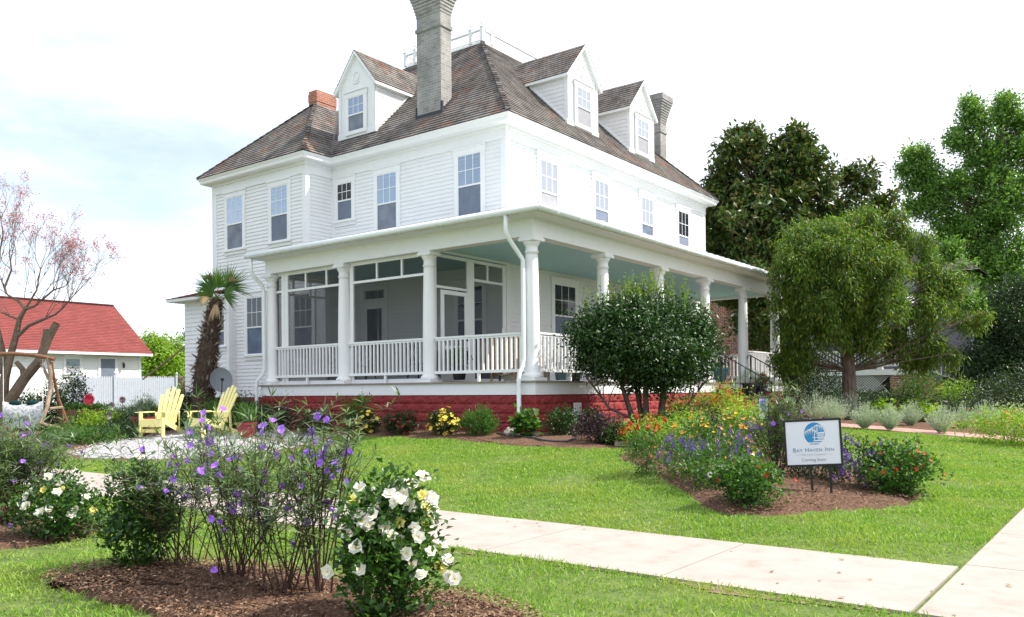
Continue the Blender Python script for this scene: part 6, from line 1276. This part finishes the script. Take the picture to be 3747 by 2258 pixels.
# dark table and chairs inside the screened porch
for (x, y, lab) in ((1.3, 4.3, 'dark iron chair in the right screened bay'), (1.5, 6.3, 'dark iron chair in the left screened bay'), (1.4, 7.2, 'dark iron chair by the far end of the screened porch')):
    t = empty('iron_chair', (x, y, .27), lab, 'chair', 'dark chairs in the screened porch'); mb = MB(); mb.lathe([(.2, .70), (.2, .73)], (x, y, 0), 14); mb.build('seat', black, t)
    mb = MB(); mb.tube([(x-.18, y+.15, .73), (x-.2, y+.17, 1.1), (x, y+.2, 1.2), (x+.2, y+.17, 1.1), (x+.18, y+.15, .73)], .014, 6); mb.tube([(x-.1, y+.18, .75), (x+.08, y+.19, 1.15)], .01, 5); mb.tube([(x+.1, y+.18, .75), (x-.08, y+.19, 1.15)], .01, 5); mb.build('backrest', black, t)
    for a, b in ((-1, -1), (-1, 1), (1, -1), (1, 1)): mb = MB(); mb.tube([(x+a*.14, y+b*.14, .72), (x+a*.19, y+b*.19, .27)], .013, 5); mb.build('leg', black, t)
t = empty('porch_sofa', (2.5, 4.3, .27), 'dark blue grey sofa inside the screened porch', 'sofa'); mb = MB(); mb.box(2.2, 2.9, 3.4, 5.1, .35, .7); mb.build('seat', insectm, t); mb = MB(); mb.box(2.75, 2.95, 3.4, 5.1, .7, 1.1); mb.build('backrest', insectm, t)

# ================================================================== SIGNS
def sign(label, px, D, wd, ht, zbot, roll, faces, full=True, group=None):
    p = at(px, D); t = empty('yard_sign', p, label, 'sign', group); base = bpy.data.objects.new('x', None)
    Mz = Matrix.Rotation(math.atan2(faces.y, faces.x)+math.pi/2, 4, 'Z') @ Matrix.Translation((0, 0, zbot+ht/2)) @ Matrix.Rotation(roll, 4, 'Y')
    def put(o): o.parent = t; o.matrix_local = Mz; return o
    def part(mb, name, m): o = mb.build(name, m); return put(o)
    f = MB(); e = .022; f.box(-wd/2, wd/2, -.012, .012, -ht/2, -ht/2+e); f.box(-wd/2, wd/2, -.012, .012, ht/2-e, ht/2); f.box(-wd/2, -wd/2+e, -.012, .012, -ht/2+e, ht/2-e); f.box(wd/2-e, wd/2, -.012, .012, -ht/2+e, ht/2-e)
    part(f, 'frame', black); b = MB(); b.box(-wd/2+e, wd/2-e, -.006, .006, -ht/2+e, ht/2-e); part(b, 'board', mat('sign_board', (.74, .77, .84), .35, .4))
    for x in ((-.035*1, .155) if full else (-.1, .1)):
        lg = MB(); lg.box(x-.012, x+.012, -.008, .008, -ht/2-zbot-.15, -ht/2); part(lg, 'leg', black)
    y = -.0075; s = ht/.50; blue = MATS.get('sign_blue') or mat('sign_blue', (.03, .26, .56), .5)
    wh = MATS['sign_board'] if 'sign_board' in MATS else trimw
    E = MB(); cx_, cz_, ex_, ez_ = .02*s, .095*s, .103*s, .118*s
    ang = [math.radians(-50+280*k/40) for k in range(41)]
    E.face([(cx_+ex_*math.cos(a), y, cz_+ez_*math.sin(a)) for a in ang])
    for k in range(8): x0 = cx_+(-.05+.0125*k)*s; E.box(x0, x0+.006*s, y-.0002, y, cz_-.117*s-.002+abs(k-3.5)*.002*s, cz_-.099*s)
    part(E, 'emblem', blue); Wm = MB(); y2 = y-.0012
    def strip(pts, w0, w1):
        n = len(pts)
        for i in range(n-1):
            a, b = Vector((pts[i][0], 0, pts[i][1])), Vector((pts[i+1][0], 0, pts[i+1][1])); d = (b-a).normalized(); q = Vector((-d.z, 0, d.x)); wa = w0+(w1-w0)*i/(n-1); wb = w0+(w1-w0)*(i+1)/(n-1)
            Wm.face([(p_.x, y2, p_.z) for p_ in (a-q*wa, b-q*wb, b+q*wb, a+q*wa)])
    for (ox, oz, a0, a1, L, n) in ((-.035, .15, 200, 330, .07, 9), (.035, .19, 195, 345, .085, 11)):
        for k in range(n):
            a = math.radians(a0+(a1-a0)*k/(n-1)); ox2, oz2 = (cx_+ox*s*.6+.6*s*L*math.cos(a)*.5), (oz*s+.0); x0_, z0_ = cx_+(ox-.03+.075*k/n)*s, oz*s-abs(k/n-.4)*.04*s
            strip([(x0_, z0_), (x0_+L*.45*s*math.cos(a), z0_-.02*s), (x0_+L*.7*s*math.cos(a), z0_-.065*s)], .005*s, .0006*s)
    strip([(cx_+.0*s, .02*s), (cx_-.002*s, .075*s), (cx_+.012*s, .13*s)], .004*s, .003*s); strip([(cx_+.03*s, .09*s), (cx_+.028*s, .15*s)], .004*s, .003*s)
    strip([(cx_+.03*s, .10*s), (cx_+.1*s, .105*s)], .006*s, .006*s); strip([(cx_-.022*s, .055*s), (cx_+.1*s, .055*s)], .004*s, .004*s); strip([(cx_-.012*s, .02*s), (cx_+.088*s, .02*s)], .006*s, .006*s); strip([(cx_+.034*s, .015*s), (cx_+.036*s, .1*s)], .003*s, .003*s)
    for k in range(5): strip([(cx_+(.046+.011*k)*s, .03*s), (cx_+(.046+.011*k)*s, .098*s)], .0032*s, .0032*s)
    part(Wm, 'emblem_drawing', trimw)
    def text(body, size, z, m, caps=False, x=0.0):
        cu = bpy.data.curves.new('lettering', 'FONT'); cu.body = body; cu.size = size; cu.align_x = 'CENTER'; cu.extrude = .0004; cu.space_character = 1.08 if caps else 1.02
        if caps:
            for ch in cu.body_format: ch.use_small_caps = True
            cu.small_caps_scale = .78
        o = bpy.data.objects.new('lettering', cu); COL.objects.link(o); cu.materials.append(m)
        dg = bpy.context.evaluated_depsgraph_get(); me = bpy.data.meshes.new_from_object(o.evaluated_get(dg)); bpy.data.objects.remove(o)
        o = bpy.data.objects.new('lettering', me); COL.objects.link(o); o.parent = t; o.matrix_local = Mz @ Matrix.Translation((x, y2, z)) @ Matrix.Rotation(math.pi/2, 4, 'X')
    tb = MATS.get('sign_text') or mat('sign_text', (.17, .30, .42), .6); tg = MATS.get('sign_grey') or mat('sign_grey', (.42, .45, .50), .6)
    if full:
        text('Bay Haven Inn', .062, -.095, tb, True); text('Of Cape Charles', .030, -.135, tg, True); text('Coming Soon', .044, -.195, MATS.get('sg2') or mat('sg2', (.26, .29, .34), .6))
        Wm = MB()
        for sx in (-1, 1): strip([(sx*(.12+.012*k), -.125+.004*math.sin(k*1.3)) for k in range(7)], .0012, .0012)
        part(Wm, 'flourish', tg)
    return t
sign('black framed inn sign with coming soon lettering on two stakes in the flower bed', 1955, 8.92, .585, .505, .33, math.radians(-3), (tw*.95-_r*.25), True)
sign('small white information sign with a blue mark half hidden by the flower bushes', 1837, 15.6, .21, .42, .40, 0, (tw*.8+_r*-.5), False)

# ================================================================== NEIGHBOURS AT THE RIGHT
bh = empty('brick_house', (24, 5, -.75), 'red brick neighbouring house behind the right end of the porch', 'house')
mb = MB(); mb.box(24.0, 34, 4.6, 15, -.8, 5.2); mb.build('wall', rbrick, bh)
mb = MB(); mb.courses((23.6, 15.4, 5.2), (23.6, 4.2, 5.2), (29, 7.5, 8.6), (29, 12, 8.6), .16, .02, (-.5, 0, 1)); mb.courses((23.6, 4.2, 5.2), (34.4, 4.2, 5.2), (29, 7.5, 8.6), (29, 7.5, 8.6), .16, .02, (0, -.5, 1)); mb.build('roof', shingle, bh)
window(bh, 'x', 24.0, 7.0, 8.0, .6, 2.3, 1.4, top='blind', cols=3)
nh = empty('porch_house', (27, -2, -.75), 'grey clapboard neighbouring house with a white porch and brick pier', 'house')
greys = mat('grey_siding', (.28, .28, .34), .7, .2, var=.05); mb = MB(); mb.courses((27, 5, -.75), (27, -3.3, -.75), (27, -3.3, 5.0), (27, 5, 5.0), .12, .012, (-1, 0, 0)); mb.courses((27, -3.3, -.75), (36, -3.3, -.75), (36, -3.3, 5), (27, -3.3, 5), .12, .012, (0, -1, 0)); mb.build('wall', greys, nh)
mb = MB(); mb.courses((26.6, 5, 5.0), (26.6, -3.7, 5.0), (31, -.5, 7.6), (31, 3, 7.6), .16, .02, (-.5, 0, 1)); mb.courses((26.6, -3.7, 5.0), (36.4, -3.7, 5.0), (31, -.5, 7.6), (31, -.5, 7.6), .16, .02, (0, -.5, 1)); rn = mb.build('roof', shingle, nh)
q = pt(2288, 700, 37); mb = MB(); mb.box(q.x-.17, q.x+.17, q.y-.17, q.y+.17, 2.5, zat(618, 37)); mb.build('chimney', redm, rn)
mb = MB(); mb.box(24.1, 27, -1.7, 6, .62, .86); mb.build('porch_floor', trimw, nh); mb = MB(); mb.box(24.15, 27, -1.65, -.75, -.8, .62); mb.build('pier', rbrick, nh)
mb = MB(); y = -.7
for k in range(40):
    y0 = -.7+k*.11; mb.bar((24.16, y0, -.1), (24.16, min(y0+.7, 5), .6), .012, .018); mb.bar((24.175, y0, .6), (24.175, min(y0+.7, 5), -.1), .012, .018)
mb.build('lattice', trimw, nh)
mb = MB(); mb.box(24.1, 24.18, -1.7, 6, 1.60, 1.68); mb.box(24.1, 24.18, -1.7, 6, .98, 1.03)
for k in range(58): yy = -1.6+k*.13; mb.box(24.12, 24.16, yy, yy+.035, 1.03, 1.6)
mb.build('railing', trimw, nh)
for y in (-1.55, -.35, 2.4): mb = MB(); mb.box(24.08, 24.3, y-.11, y+.11, .86, 3.2); mb.build('porch_column', trimw, nh)
mb = MB(); mb.box(23.8, 27, -2.0, 6, 3.2, 3.5); mb.face([(23.7, -2.1, 3.5), (23.7, 6, 3.5), (27, 6, 4.2), (27, -2.1, 4.2)]); mb.build('porch_roof', trimw, nh)
mb = MB(); mb.bar((24.5, -1.8, 1.6), (24.6, -4.2, .55), .06, .08); mb.bar((24.5, -1.8, .95), (24.6, -4.2, -.1), .06, .06)
for k in range(16): q = Vector((24.5, -1.8, 1.6)).lerp(Vector((24.6, -4.2, .55)), k/15); mb.box(q.x-.02, q.x+.02, q.y-.02, q.y+.02, q.z-.62, q.z)
mb.box(24.5, 24.75, -4.4, -4.15, -1, .65); mb.build('stair_railing', trimw, nh)
mb = MB()
for k in range(6): mb.box(24.5, 26, -1.75-k*.32-.32, -1.75-k*.32, -1, .5-k*.24)
mb.build('stairs', cbrick, nh)
